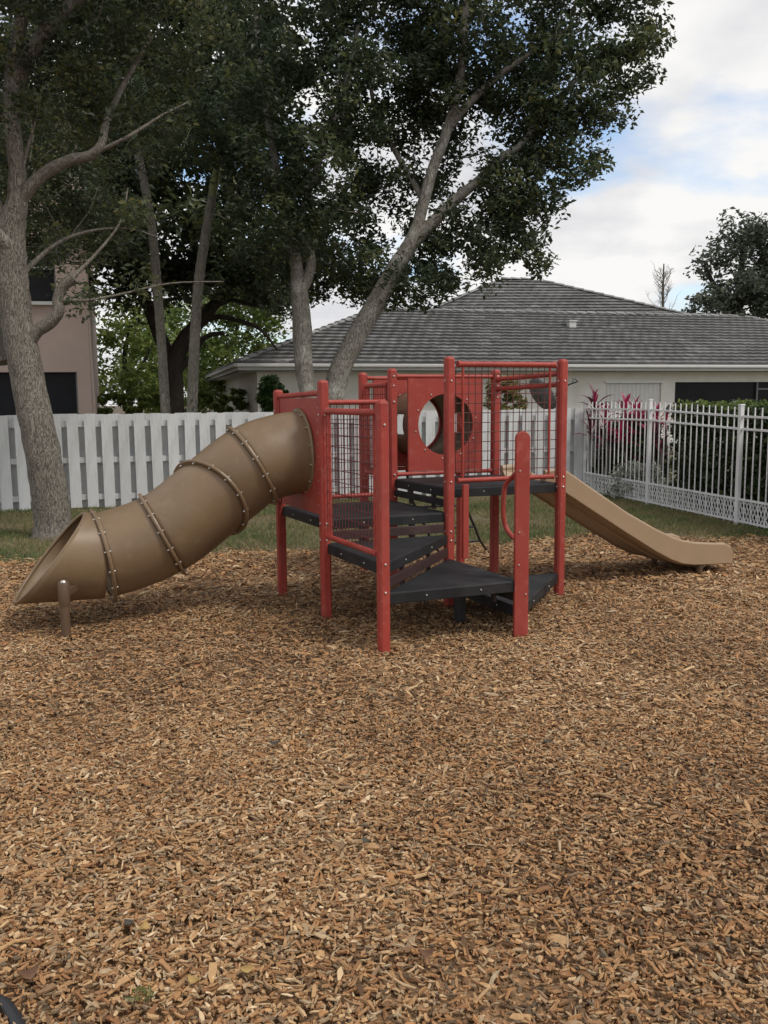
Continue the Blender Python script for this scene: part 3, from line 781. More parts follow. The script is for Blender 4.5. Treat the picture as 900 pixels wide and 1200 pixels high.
roof_face(tl_, ti_, cornr[2], cornr[3], R2, R1, 17, .8, rr)
roof = tl_.build('roof', M['tile'], house); set_tint(roof, ti_); tag(roof, kind='stuff')
caps(house, R1, R2, .38, rr); caps(house, cornr[0] + Z * .03, R1, .38, rr); caps(house, cornr[1] + Z * .03, R2, .38, rr)
# vent pipe on the roof
pv = hp_(11.2, HA * .66, EZ + RISE * .66)
b = MB(); b.box(pv + Z * .12, hw_ * .12, hn * .10, Z * .10); b.box(pv + Z * .24, hw_ * .15, hn * .13, Z * .02); b.build('roof_vent', M['trim'], house)
# fascia, gutter, soffit
for a, c, n in ((cornr[0], cornr[1], hn), (W3, cornr[0], hw_)):
    d = (c - a).normalized()
    b = MB(); b.box((a + c) / 2 - Z * .115 + n * .012, d * ((c - a).length / 2), n * .014, Z * .08); b.build('fascia', M['trim'], house)
    b = MB(); b.box((a + c) / 2 - Z * .065 - n * .065, d * ((c - a).length / 2 + .06), n * .050, Z * .045); b.build('gutter', M['trim'], house, bevel=.02)
b = MB(); z = EZ - .22
b.add([hp_(.02, .02, z), hp_(HL, .02, z), hp_(HL, OV + .06, z), hp_(OV + .06, OV + .06, z), hp_(OV + .06, 2 * HA + 9, z), hp_(.02, 2 * HA + 9, z)], [(0, 1, 2, 3), (0, 3, 4, 5)]); b.build('soffit', M['trim'], house)
def wall_with_holes(a, d, L, z0, z1, holes, th, n):
    "wall slab from point a along d, cut by rectangular holes (s0,s1,z0,z1)"
    b = MB(); xs_ = sorted({0, L, *[h[0] for h in holes], *[h[1] for h in holes]}); zs_ = sorted({z0, z1, *[h[2] for h in holes], *[h[3] for h in holes]})
    for i in range(len(xs_) - 1):
        for j in range(len(zs_) - 1):
            xm, zm = (xs_[i] + xs_[i + 1]) / 2, (zs_[j] + zs_[j + 1]) / 2
            if any(h[0] < xm < h[1] and h[2] < zm < h[3] for h in holes): continue
            b.add([dz(a + d * xs_[i], zs_[j]), dz(a + d * xs_[i + 1], zs_[j]), dz(a + d * xs_[i + 1], zs_[j + 1]), dz(a + d * xs_[i], zs_[j + 1])], [(0, 1, 2, 3)])
    for h in holes:
        q = [dz(a + d * h[0], h[2]), dz(a + d * h[1], h[2]), dz(a + d * h[1], h[3]), dz(a + d * h[0], h[3])]; w = [p + n * th for p in q]
        b.add(q + w, [(0, 4, 5, 1), (1, 5, 6, 2), (2, 6, 7, 3), (3, 7, 4, 0)])
    return b
WA = H0 + hw_ * OV + hn * OV; WL = HL - 2 * OV
def s_on_wall(px):
    "distance along the front wall at which a picture column meets it"
    r_ = ray(px, 455); M_ = np.array([[hw_.x, -r_.x], [hw_.y, -r_.y]]); return float(np.linalg.solve(M_, [-WA.x, -WA.y])[0])
sA, sB, sC, sD, sE = s_on_wall(710), s_on_wall(775), s_on_wall(791), s_on_wall(915), s_on_wall(890)
sV0, sV1 = s_on_wall(308), s_on_wall(334)
zt_ = 2.08
holes = [(sA, sB, .9, zt_), (sC, sD + 3, .35, zt_), (sV0, sV1, .5, 1.85)]
b = wall_with_holes(WA, hw_, WL, -.02, EZ - .2, holes, .18, hn); b.build('wall', M['stucco'], house)
b = wall_with_holes(WA, hn, 2 * HA + 9 - 2 * OV, -.02, EZ - .2, [], .2, hw_); b.build('wall', M['stucco'], house)
# accordion shutter: folded vertical slats
b = MB(); ns_ = 26; vs = []
for i in range(ns_ + 1):
    s_ = sA + (sB - sA) * i / ns_; o_ = .02 if i % 2 else .075
    vs += [dz(WA + hw_ * s_ + hn * o_, .9), dz(WA + hw_ * s_ + hn * o_, zt_ - .03)]
b.add(vs, [(2 * i, 2 * i + 2, 2 * i + 3, 2 * i + 1) for i in range(ns_)])
sh = b.build('window_shutter', M['shutter'], house)
b = MB(); b.beam(dz(WA + hw_ * (sA - .05) - hn * .02, zt_ + .01), dz(WA + hw_ * (sB + .05) - hn * .02, zt_ + .01), .09, .07); b.build('track', M['shutter'], sh)
# screened porch opening
po_ = MB(); po_.add([dz(WA + hw_ * sC + hn * .17, .35), dz(WA + hw_ * (sD + 3) + hn * .17, .35), dz(WA + hw_ * (sD + 3) + hn * .17, zt_), dz(WA + hw_ * sC + hn * .17, zt_)], [(0, 1, 2, 3)])
po = po_.build('porch_screen', M['glass_dark'], house)
for s_ in (sC + .03, sE, sE + 1.4, sE + 2.8):
    b = MB(); b.beam(dz(WA + hw_ * s_ + hn * .12, .35), dz(WA + hw_ * s_ + hn * .12, zt_), .05, .05, hn); b.build('screen_frame', M['dish'], po)
b = MB(); b.beam(dz(WA + hw_ * sE + hn * .12, 1.86), dz(WA + hw_ * (sD + 3) + hn * .12, 1.86), .05, .05); b.build('screen_frame', M['dish'], po)
# arched niche window near the left corner
b = MB(); cxs = (sV0 + sV1) / 2; hwid = (sV1 - sV0) / 2; arch = [dz(WA + hw_ * (cxs + hwid * .98 * math.cos(t)) - hn * .015, 1.5 + .33 * math.sin(t)) for t in np.linspace(0, math.pi, 15)]
b.add(arch + [dz(WA + hw_ * sV0 - hn * .015, 1.86), dz(WA + hw_ * sV1 - hn * .015, 1.86)], [tuple([15] + list(range(14, 6, -1))), tuple([16] + [15] + list(range(7, -1, -1)))])
b.build('window_arch', M['stucco'], house)
b = MB(); b.add([dz(WA + hw_ * s_ + hn * .16, z) for s_, z in ((sV0, .5), (sV1, .5), (sV1, 1.85), (sV0, 1.85))], [(0, 1, 2, 3)]); b.build('window', M['glass_dark'], house)

# second, taller roof beyond
hb = thing('tiled_house', dz(at(610, 470, 40), 0), 'taller house beyond with only its grey tiled hip roof showing', 'house')
q = MB(); tt = []
ra, rb = at(588, 327, 40.0), at(630, 329, 40.4); e0 = at(372, 422, 36.5); e1 = at(1010, 420, 36.8); e1.z = e0.z
rb.z = ra.z; e2 = e1 + V((-2, 12, 0)); e3 = e0 + V((2, 12, 0))
roof_face(q, tt, e0, e1, ra, rb, 26, .42, rr); roof_face(q, tt, e3, e0, ra, ra, 26, .6, rr); roof_face(q, tt, e1, e2, rb, rb, 26, .6, rr); roof_face(q, tt, e2, e3, rb, ra, 20, .9, rr)
o = q.build('roof', M['tile'], hb); set_tint(o, tt); tag(o, kind='stuff')
caps(hb, e0 + Z * .03, ra, .45, rr, .13); caps(hb, ra, rb, .45, rr, .13); caps(hb, e1 + Z * .03, rb, .45, rr, .13)
b = MB(); i0_, i1_, i2_, i3_ = [p.lerp((ra + rb) / 2, .06) for p in (e0, e1, e2, e3)]
b.prism([(p.x, p.y) for p in (i0_, i1_, i2_, i3_)], -.02, e0.z - .03); b.build('wall', M['stucco'], hb)

# pink two storey building on the left
LBY = 19.5
LB = at(108, 478, LBY); LB.z = 0
lw = V((-.985, -.17, 0)).normalized(); ln_ = V((lw.y, -lw.x, 0)); 
if ln_.y < 0: ln_ = -ln_
lb = thing('stucco_building', LB, 'two storey pinkish stucco building half hidden by the leaning tree', 'building')
def s_lb(px):
    r_ = ray(px, 455); return float(np.linalg.solve(np.array([[lw.x, -r_.x], [lw.y, -r_.y]]), [-LB.x, -LB.y])[0])
def z_lb(px, py): 
    r_ = ray(px, py); k = np.linalg.solve(np.array([[lw.x, -r_.x], [lw.y, -r_.y]]), [-LB.x, -LB.y])[1]; return CAM_H + r_.z * float(k)
zg0, zg1 = .4, z_lb(50, 436); zu0, zu1 = z_lb(50, 354), z_lb(50, 318) + .35
h1 = (s_lb(91), s_lb(-60), zg0, zg1); h2 = (s_lb(72), s_lb(-40), zu0, zu1); h3 = (s_lb(150) if False else .06, .14, zg0, zg1)
b = wall_with_holes(LB, lw, 9.0, -.02, 7.6, [h1, h2], .25, ln_); b.build('wall', M['stucco_pink'], lb)
sd_ = V((-.30, 1, 0)).normalized()
b = wall_with_holes(LB, sd_, 9.0, -.02, 7.6, [(.35, .75, zg0, zg1)], .2, lw); b.build('wall', M['stucco_pink'], lb)
b = MB(); b.add([dz(LB + sd_ * s_ + lw * .15, z) for s_, z in ((.35, zg0), (.75, zg0), (.75, zg1), (.35, zg1))], [(0, 1, 2, 3)]); b.build('window', M['glass_dark'], lb)
for h in (h1, h2):
    b = MB(); b.add([dz(LB + lw * s_ + ln_ * .22, z) for s_, z in ((h[0], h[2]), (h[1], h[2]), (h[1], h[3]), (h[0], h[3]))], [(0, 1, 2, 3)]); wdw = b.build('window', M['glass_dark'], lb)
    for s_ in (h[0] + .03, (h[0] + h[1]) / 2):
        b = MB(); b.beam(dz(LB + lw * s_ + ln_ * .17, h[2]), dz(LB + lw * s_ + ln_ * .17, h[3]), .05, .05, ln_); b.build('frame', M['dish'], wdw)
b = MB(); b.beam(dz(LB + lw * (h2[0] - .1) - ln_ * .04, zu0 - .03), dz(LB + lw * (h2[1]) - ln_ * .04, zu0 - .03), .12, .07); b.build('sill', M['trim'], lb)
b = MB(); b.beam(dz(LB + lw * (h2[0] + .05) + ln_ * .05, zu0 + .72), dz(LB + lw * (h2[1]) + ln_ * .05, zu0 + .72), .05, .05); b.build('balcony_rail', M['trim'], lb)
b = MB(); b.prism([(p.x, p.y) for p in (LB - lw * .5 - ln_ * .5, LB + lw * 9 - ln_ * .5, LB + lw * 9 + ln_ * 9, LB - lw * .5 + sd_ * 9 + V((.6, 0, 0)))], 7.6, 7.85); b.build('roof', M['tile'], lb)

# satellite dish on a pole behind the board fence
DY = 16.3
dp = at(646, 476, DY)
ds = thing('satellite_dish', dz(dp, 0), 'grey satellite dish on a white pole just behind the board fence', 'satellite dish')
b = MB(); b.tube([dz(dp, -.05), dz(dp, dp.z + .03)], .03, 12); b.build('pole', M['white_metal'], ds)
dcn = at(632, 465, DY); dnr = V((.62, .35, .42)).normalized(); dx = dnr.cross(Z).normalized(); dy = dx.cross(dnr)
b = MB(); rings_ = 7
for i in range(rings_ + 1):
    r_ = .35 * i / rings_
    for k in range(28): a = 2 * math.pi * k / 28; b.v.append(dcn + dx * math.cos(a) * r_ * .92 + dy * math.sin(a) * r_ + dnr * (r_ * r_ * .75))
for i in range(rings_):
    for k in range(28): k2 = (k + 1) % 28; b.f.append((i * 28 + k, i * 28 + k2, i * 28 + 28 + k2, i * 28 + 28 + k)); b.sm.append(True)
o = b.build('reflector', M['dish'], ds); m_ = o.modifiers.new('thickness', 'SOLIDIFY'); m_.thickness = .012
b = MB(); b.box(dp + Z * .03, (.05, 0, 0), (0, .05, 0), (0, 0, .09)); b.tube([dp, dcn], .025, 8); b.build('mount', M['black_rope'], ds)
b = MB(); le_ = at(677, 447, DY - .1); b.tube(smooth_path([dcn - dy * .26 + dnr * .05, dcn.lerp(le_, .6) - Z * .02, le_]), .014, 8); arm = b.build('feed_arm', M['black_rope'], ds)
b = MB(); b.tube([le_ + Z * .03, at(672, 443, DY - .1), at(671, 448, DY - .1)], .022, 8); b.build('feed_horn', M['dish'], arm)

# ================================================================== TREES AND PLANTS
def leaves(name, centers, radii, per, size, m, parent, seed, asp=.5, flat=.75, up=.35):
    "leaf-sized folded blades scattered round twig ends"
    rg = np.random.default_rng(seed); C = np.array([tuple(c) for c in centers]); R = np.array(radii)
    n = len(C) * per
    cc = np.repeat(C, per, 0); r = np.repeat(R, per)
    off = rg.normal(0, 1, (n, 3)); off /= np.linalg.norm(off, axis=1)[:, None]; off *= (rg.random(n) ** .45)[:, None]
    pos = cc + off * r[:, None] * np.array([1, 1, flat])
    a = rg.uniform(0, 2 * np.pi, n); el = rg.normal(-.15, .5, n)
    d = np.stack([np.cos(a) * np.cos(el), np.sin(a) * np.cos(el), np.sin(el)], -1)
    nn_ = rg.normal(0, 1, (n, 3)); nn_[:, 2] = np.abs(nn_[:, 2]) + up
    x = np.cross(d, nn_); x /= np.linalg.norm(x, axis=1)[:, None] + 1e-9; nu = np.cross(x, d)
    L = size * rg.uniform(.5, 1.5, n)[:, None]; w = L * asp * .5
    P = np.stack([pos - d * L * .5, pos - x * w + nu * w * .35 - d * L * .02, pos + d * L * .5 - nu * L * .08, pos + x * w + nu * w * .35 - d * L * .02], 1)
    F = np.array([[0, 2, 1], [0, 3, 2]]); faces = (F[None] + (np.arange(n) * 4)[:, None, None]).reshape(-1, 3)
    ct = np.repeat(rg.uniform(-.34, .30, len(C)), per)
    ti = (rg.beta(2, 2.6, n) + ct).clip(0, 1)
    return np_mesh(name, P.reshape(-1, 3), 3, faces, m, parent, np.repeat(ti, 4))
def blob_points(blobs, dens, rg, gap=.0):
    "cluster centres through the volume of ellipsoids given as (px, py, rx_px, ry_px, distance, depth radius)"
    out_ = []
    for (px, py, rx, ry, Y, rd) in blobs:
        c = at(px, py, Y); a, b_ = rx * Y / FPX, ry * Y / FPX
        n = max(3, int(dens * a * b_ * rd * 4.19))
        k = 0
        while k < n:
            q = V((rg.uniform(-1, 1), rg.uniform(-1, 1), rg.uniform(-1, 1)))
            if q.length > 1 or (q.length < .45 and rg.random() < .5): continue
            p = c + V((q.x * a, q.y * rd, q.z * b_)); k += 1
            if gap and math.sin(p.x * 1.7 + 1.3) * math.sin(p.z * 2.1 + p.y * .6) + .5 * math.sin(p.x * 3.9 + p.z * 2.7) > 1 - gap: continue
            out_.append(p)
    return out_
def grow_twigs(limb_nodes, clusters, rg, r0=.012, mb=None, maxlen=2.5):
    "join every leaf cluster to the nearest wood already grown"
    mb = mb or MB(); nodes = [tuple(p) for p in limb_nodes]; arr = np.array(nodes)
    cl_ = np.array([tuple(c) for c in clusters])
    dist = np.array([np.min(np.sum((arr - c) ** 2, 1)) for c in cl_]); order = np.argsort(dist)
    pool = np.zeros((len(arr) + len(cl_), 3)); pool[:len(arr)] = arr; m_ = len(arr)
    for i in order:
        c = cl_[i]; k = int(np.argmin(np.sum((pool[:m_] - c) ** 2, 1))); a = V(pool[k]); c_ = V(c); L = (c_ - a).length
        pool[m_] = c; m_ += 1
        if L < .05 or L > maxlen: continue
        sag = V((rg.uniform(-1, 1), rg.uniform(-1, 1), rg.uniform(-.3, 1))) * L * .12
        r = r0 * (.5 + min(1.2, L))
        mb.tube([a, a.lerp(c_, .5) + sag, c_], [r, r * .75, r * .4], 4, cap=False)
    return mb
def px_limb(pts, Y):
    "limb given in picture columns/rows with radii in pixels at distance Y (Y may change per point)"
    P, R = [], []
    for p in pts:
        y = Y + (p[3] if len(p) > 3 else 0); P.append(at(p[0], p[1], y)); R.append(p[2] * y / FPX)
    return smooth_path(P, R, 5)
def tree(name, label, base, limbs, Y, blobs, dens, per, size, leafmat, barkmat, seed, crad=.32, gap=.0, group=None, tw=.012, flare=True, asp=.5, twl=2.5, nside=12):
    rg = random.Random(seed); t = thing(name, base, label, 'tree', group)
    b = MB(); nodes = []; first = True
    for lb_ in limbs:
        P, R = px_limb(lb_, Y)
        if first and flare:
            P = [dz(base, -.1)] + P if P[0].z > .25 else [dz(P[0], -.1)] + P; R = [R[0] * 1.5] + R
            R[1] *= 1.18
        n = nside if R[0] > .06 else 8
        b.tube(P, R, n, jit=.05, rng=rg); nodes += P if not first else P[len(P) // 2:]
        first = False
    b.build('trunk', barkmat, t)
    cl_ = blob_points(blobs, dens, rg, gap)
    grow_twigs(nodes, cl_, rg, tw, maxlen=twl).build('branches', M['twig'], t, shade=True)['kind'] = 'stuff'
    leaves('crown', cl_, [crad * rg.uniform(.7, 1.35) for _ in cl_], per, size, leafmat, t, seed, asp)
    return t, len(cl_) * per
NL = 0
# leaning oak at the left
tb = gnd(62, 629)
T1L = [[(63, 629, 22), (57, 570, 20.5), (44, 500, 19.5), (32, 440, 18.5), (22, 390, 17.5), (16, 340, 17), (13, 300, 17), (14, 262, 15), (20, 236, 11.5), (20, 195, 9.5), (15, 150, 9), (13, 110, 8.5), (18, 60, 7.5), (30, 0, 7), (40, -60, 5)],
       [(13, 282, 13), (0, 258, 11), (-14, 225, 9.5), (-35, 170, 10), (-60, 90, 7)],
       [(22, 236, 8), (40, 214, 7), (60, 198, 6.8), (84, 187, 6.2), (106, 182, 5.5), (119, 168, 4.5), (126, 140, 4, .2), (150, 90, 3, .5), (180, 40, 2, .8)],
       [(28, 408, 10), (42, 389, 7.5), (57, 379, 7), (68, 366, 6.8), (68, 350, 6), (74, 336, 6), (87, 325, 7)],
       [(14, 112, 9), (28, 78, 8.5), (50, 42, 8.5), (78, 12, 8), (120, -25, 6), (180, -70, 4)],
       [(5, 425, 9, .3), (-5, 385, 12, .4), (-14, 330, 11, .5)],
       [(18, 330, 4), (60, 290, 2.2, .3), (100, 272, 1.8, .5), (150, 268, 1.2, .6), (190, 280, .6, .8)],
       [(22, 220, 3), (32, 175, 2.2), (42, 140, 1.5), (44, 110, .8)],
       [(84, 326, 2.5), (110, 300, 1.8, .2), (140, 262, 1.2, .4), (150, 220, .8, .4)],
       [(72, 352, 2.2), (100, 352, 1.6), (140, 345, 1.2, .3), (200, 332, .9, .5), (262, 330, .6, .6)],
       [(106, 182, 2.5), (150, 160, 2), (190, 135, 1.4, .3), (220, 120, .8, .5)]]
B1 = [(20, 30, 90, 60, 10.5, 1.2), (120, 50, 80, 60, 10.8, 1.3), (200, 30, 80, 50, 11.2, 1.3), (70, 120, 60, 40, 10.8, 1.0), (150, 150, 60, 40, 11.2, 1.0), (-60, 120, 80, 120, 10.2, 1.4), (110, -70, 160, 60, 10.5, 1.6), (-20, -70, 110, 60, 10.0, 1.6), (120, 260, 80, 40, 11.2, .9), (60, 300, 40, 25, 11, .5), (130, 330, 60, 15, 11.1, .4), (95, 348, 25, 14, 10.6, .3), (80, 235, 80, 45, 13.5, 1.0), (50, 190, 70, 40, 13.8, 1.0), (70, 290, 45, 25, 13.2, .7), (60, 240, 70, 50, 14.5, .9), (70, 170, 80, 50, 14.5, .9), (20, 250, 60, 50, 15, .8), (90, 305, 40, 20, 14.5, .6), (55, 305, 55, 20, 15.5, .6), (100, 255, 40, 40, 16.5, .6), (20, 300, 40, 30, 15.8, .5), (95, 320, 25, 14, 15.5, .4), (50, 275, 70, 30, 15.5, .6), (50, 220, 80, 70, 16.2, .9), (80, 280, 60, 40, 16.5, .8), (40, 150, 90, 60, 16.5, 1.0), (30, 100, 80, 60, 13.5, 1.2), (-10, 330, 30, 60, 13, .6)]
t1, k = tree('oak_tree', 'leaning grey oak with thick trunk rising behind the tube slide exit', tb, T1L, tb.y, B1, 15.0, 62, .078, M['leaf_oak'], M['bark_oak'], 11, .27, .25, tw=.007, nside=18); NL += k
b = MB(); p = at(2, 280, tb.y - .22); b.tube([p + V((.02, .1, -.05)), p + V((-.05, -.02, .08)), p + V((-.09, -.1, .16))], [.075, .06, .05], 10, jit=.12, rng=random.Random(2)); b.build('cut_stub', M['bark_pale'], t1)
# double-trunked tree behind the fence
T2Y = 16.6; t2b = at(378, 560, T2Y); t2b.z = 0
T2L = [[(380, 575, 15), (392, 458, 12.8), (414, 402, 12), (440, 356, 11), (462, 316, 9.8), (480, 288, 9), (490, 262, 7), (505, 205, 6.3), (525, 150, 5.6), (539, 90, 5.5), (545, 20, 4.5), (550, -60, 3)],
       [(374, 570, 13), (364, 478, 9.5), (356, 430, 10.5), (354, 385, 11), (351, 345, 9.8), (348, 315, 7.5), (343, 285, 6.5), (336, 258, 5.5), (322, 190, 4.5, .4), (310, 110, 3.5, .8), (300, 20, 2.5, 1)],
       [(354, 340, 7), (364, 312, 6), (360, 285, 5.5), (352, 262, 4.5), (370, 200, 3.5), (400, 120, 3), (420, 30, 2)],
       [(482, 286, 8), (506, 262, 6.8), (532, 236, 6.2), (560, 212, 5.2), (590, 184, 4.8), (612, 168, 3.6), (650, 120, 2.8), (700, 70, 2)],
       [(560, 212, 4), (590, 225, 3), (620, 240, 2), (640, 262, 1)],
       [(525, 150, 5), (560, 110, 4), (610, 70, 3), (670, 30, 2)],
       [(497, 235, 4), (470, 190, 3, .5), (440, 130, 2.5, .8), (430, 60, 2, 1)]]
B2 = [(690, 35, 80, 50, 16, 1.5), (735, 25, 50, 34, 16, 1.1), (738, 78, 40, 28, 16, 1.0), (690, 110, 48, 38, 16, 1.1), (640, 110, 75, 65, 16.3, 1.5), (715, 118, 34, 26, 15.8, .7), (655, 190, 42, 40, 16, 1.0), (690, 190, 22, 22, 15.7, .5), (610, 205, 55, 50, 16, 1.2), (620, 265, 36, 26, 15.8, .8), (560, 265, 50, 40, 16, 1.2), (565, 312, 50, 16, 15.6, .6), (615, 300, 24, 16, 15.6, .5),
      (500, 320, 50, 36, 16.2, 1.1), (530, 300, 45, 34, 15.9, 1.0), (545, 335, 30, 16, 15.8, .6), (600, 240, 50, 40, 16, 1.1), (580, 290, 45, 25, 15.8, .8), (640, 225, 40, 30, 16, .9), (500, 250, 50, 45, 17, 1.0), (610, 150, 60, 45, 16.2, 1.2), (520, 110, 60, 50, 16.5, 1.2), (480, 350, 40, 16, 16, .6), (640, 300, 16, 18, 15.7, .5), (450, 300, 60, 42, 16.8, 1.2), (410, 320, 40, 24, 17, .9), (560, 60, 100, 62, 16.5, 1.8), (470, 90, 90, 75, 17, 1.8), (480, 190, 60, 60, 17.2, 1.2), (400, 215, 75, 70, 17, 1.5), (390, 100, 80, 80, 17.2, 1.8), (330, 260, 50, 50, 17, 1.2), (300, 120, 70, 80, 17.4, 1.6), (310, 200, 60, 50, 17, 1.2), (600, -60, 190, 60, 16.5, 2.2), (380, -60, 170, 60, 17, 2.2), (775, -45, 60, 38, 16.3, 1.2)]
B2 = [(a, b_, c, d, e + (.8 if a > 455 else -.5 if b_ < 270 else .3), f) for a, b_, c, d, e, f in B2]
B2 += [(340, 320, 40, 34, 18.6, .8), (385, 325, 40, 34, 18.4, .8), (425, 325, 45, 30, 18.4, .8), (465, 335, 40, 24, 18.2, .7), (400, 280, 60, 40, 18.6, .9), (325, 285, 45, 30, 16.0, .6), (500, 345, 36, 16, 17.2, .6)]
t2, k = tree('fig_tree', 'pale barked tree with two diverging trunks and a broad dark crown behind the play structure', t2b, T2L, T2Y, B2, 6.6, 92, .106, M['leaf_dark'], M['bark_pale'], 21, .34, .24, tw=.010, nside=16); NL += k
# dark spreading oak further back
T4Y = 23.0; b4 = at(204, 520, T4Y); b4.z = 0
T4L = [[(204, 520, 13), (203, 455, 12), (203, 430, 12), (215, 400, 9), (236, 374, 7.5), (262, 340, 6), (280, 280, 5), (290, 180, 4), (290, 90, 3)],
       [(202, 432, 9), (190, 400, 8), (178, 370, 7), (160, 320, 6), (140, 240, 4.5), (130, 140, 3)],
       [(222, 392, 3.2), (250, 372, 3), (280, 376, 2.6), (305, 386, 2), (325, 410, 1)],
       [(240, 370, 3), (268, 352, 2.6), (300, 358, 2), (322, 352, 1.5), (340, 362, 1)],
       [(203, 440, 6), (222, 420, 4), (240, 396, 3), (262, 390, 2)]]
B4 = [(150, 180, 90, 90, 23, 2.5), (250, 180, 90, 90, 23.5, 2.5), (200, 290, 90, 55, 23, 2.2), (280, 310, 60, 50, 23.2, 1.8), (130, 300, 55, 50, 22.8, 1.8), (320, 330, 40, 40, 24, 1.5), (70, 230, 80, 80, 23, 2), (250, 60, 120, 80, 24, 2.5), (100, 80, 120, 90, 24, 2.5), (200, -60, 240, 70, 24, 3), (360, 260, 60, 60, 24, 1.8), (110, 330, 40, 22, 22.5, 1.2), (160, 335, 50, 26, 23, 1.3), (230, 330, 60, 30, 23.5, 1.5), (290, 345, 45, 24, 23.5, 1.2), (260, 270, 70, 50, 22, 1.5), (330, 300, 50, 45, 22.5, 1.2)]
_, k = tree('oak_tree', 'dark spreading oak beyond the board fence, crown filling the gap between the palms', b4, T4L, T4Y, B4, 1.7, 95, .20, M['leaf_dark'], M['bark_dark'], 31, .6, .12, tw=.018, twl=4); NL += k
# bright trees in the gap
for q, (px, Y, lab, bl) in enumerate([(150, 31, 'bright green bushy tree seen between the pink building and the palms', [(140, 430, 34, 45, 31, 1.5), (165, 395, 34, 40, 31.5, 1.5), (150, 455, 40, 34, 30.5, 1.5), (128, 380, 20, 40, 31, 1.0), (180, 440, 30, 50, 32, 1.2)]),
                                       (275, 34, 'olive green tree seen under the dark oak beside the tiled house', [(255, 415, 45, 50, 34, 2.0), (290, 380, 50, 50, 34.5, 2.0), (315, 345, 40, 40, 34, 1.5), (235, 450, 45, 35, 34, 1.6), (240, 375, 40, 40, 35, 1.6)]),
                                       (190, 42, 'pale green far tree low behind the palm trunks', [(180, 430, 40, 50, 42, 2.2), (215, 430, 40, 50, 42, 2.2), (190, 385, 45, 35, 42, 2.0), (240, 460, 40, 30, 42, 2)])]):
    bb_ = at(px, 500, Y); bb_.z = 0
    _, k = tree('green_tree', lab, bb_, [[(px, 520, 4), (px + 2, 460, 3.5), (px - 4, 420, 3), (px + 4, 380, 2)], [(px, 455, 2.5), (px + 18, 425, 2), (px + 28, 405, 1)]], Y, bl, 1.5, 90, .2, M['leaf_bright'], M['bark_dark'], 41 + q, .6, .2, tw=.018, group=None); NL += k
# tree and bare tree beyond the roof
b5 = at(868, 460, 46); b5.z = 0
_, k = tree('broadleaf_tree', 'grey green leafy tree rising beyond the right end of the tiled roof', b5, [[(868, 500, 7), (866, 420, 6), (864, 370, 5), (868, 320, 4), (872, 280, 2)], [(865, 375, 4), (840, 340, 3), (825, 310, 1.5)], [(867, 340, 3), (890, 305, 2), (905, 275, 1)]], 46,
     [(872, 275, 26, 22, 46, 2), (845, 305, 24, 20, 46, 1.6), (895, 285, 26, 24, 46, 2), (828, 345, 26, 20, 46, 1.6), (862, 340, 32, 26, 46, 2.2), (900, 340, 32, 34, 46, 2.2), (850, 372, 45, 14, 46, 1.8), (930, 320, 40, 50, 46, 2.4), (900, 375, 40, 16, 46, 2)], 1.5, 90, .26, M['leaf_far'], M['bark_dark'], 51, .75, .5, tw=.025, twl=4); NL += k
bt = at(778, 460, 50); bt.z = 0
t = thing('bare_tree', bt, 'thin leafless tree standing behind the far roof', 'tree'); b = MB(); rg_ = random.Random(5)
P, R = px_limb([(778, 480, 2.2), (777, 380, 1.8), (777, 340, 1.4), (778, 309, .7)], 50); b.tube(P, R, 6); b.build('trunk', M['twig'], t)
b = MB()
for i in range(26):
    h = rg_.uniform(322, 372); dx_ = rg_.uniform(-1, 1) * 26 * (1 - .55 * (372 - h) / 50); up_ = rg_.uniform(12, 30) * (.5 + (h - 322) / 70); yo = rg_.uniform(-1.2, 1.2)
    end = (777.5 + dx_, h - up_); midp = (777.5 + dx_ * rg_.uniform(.4, .65), h - up_ * rg_.uniform(.25, .45))
    P, R = px_limb([(777.5, h, .45, 0), (*midp, .32, yo * .5), (*end, .16, yo)], 50); b.tube(P, R, 4, cap=False)
    for _ in range(5):
        k_ = rg_.uniform(.35, 1); q0 = (777.5 + dx_ * k_ * .95, h - up_ * k_ ** 1.3); P, R = px_limb([(*q0, .2, yo * k_), (q0[0] + rg_.uniform(-7, 7), q0[1] - rg_.uniform(3, 9), .1, yo)], 50); b.tube(P, R, 4, cap=False)
tag(b.build('branches', M['twig'], t), kind='stuff')

# palms with slim ringed stems
def frond_set(parent, c, n, L, seed):
    rg = random.Random(seed)
    for i in range(n):
        a = 2 * math.pi * i / n + rg.uniform(-.2, .2); el = rg.uniform(.2, 1.1); h = V((math.cos(a), math.sin(a), 0))
        sp_ = smooth_path([c, c + h * L * .35 + Z * L * .35 * el, c + h * L * .75 + Z * L * .25 * el, c + h * L + Z * L * (-.25 + .2 * el)], k=5)
        b = MB(); b.tube(sp_, [.02 * (1 - .8 * j / len(sp_)) for j in range(len(sp_))], 5)
        x = h.cross(Z)
        for j in range(3, len(sp_)):
            for s_ in (-1, 1):
                for q in (0, .5):
                    p = sp_[j - 1].lerp(sp_[j], q); l = L * .28 * math.sin(math.pi * (j + q) / (len(sp_) + 2)) + .1; tip = p + x * s_ * l + h * l * .5 - Z * l * .45
                    b.add([p - h * .015, p.lerp(tip, .5) + Z * .03 - h * .02, tip, p.lerp(tip, .5) + Z * .03 + h * .02], [(0, 1, 2, 3)])
        b.build('frond', M['leaf_palm'], parent)
M['leaf_palm'] = mat('palm_frond', (.05, .07, .025), .5, .2, 3, trans=.2)
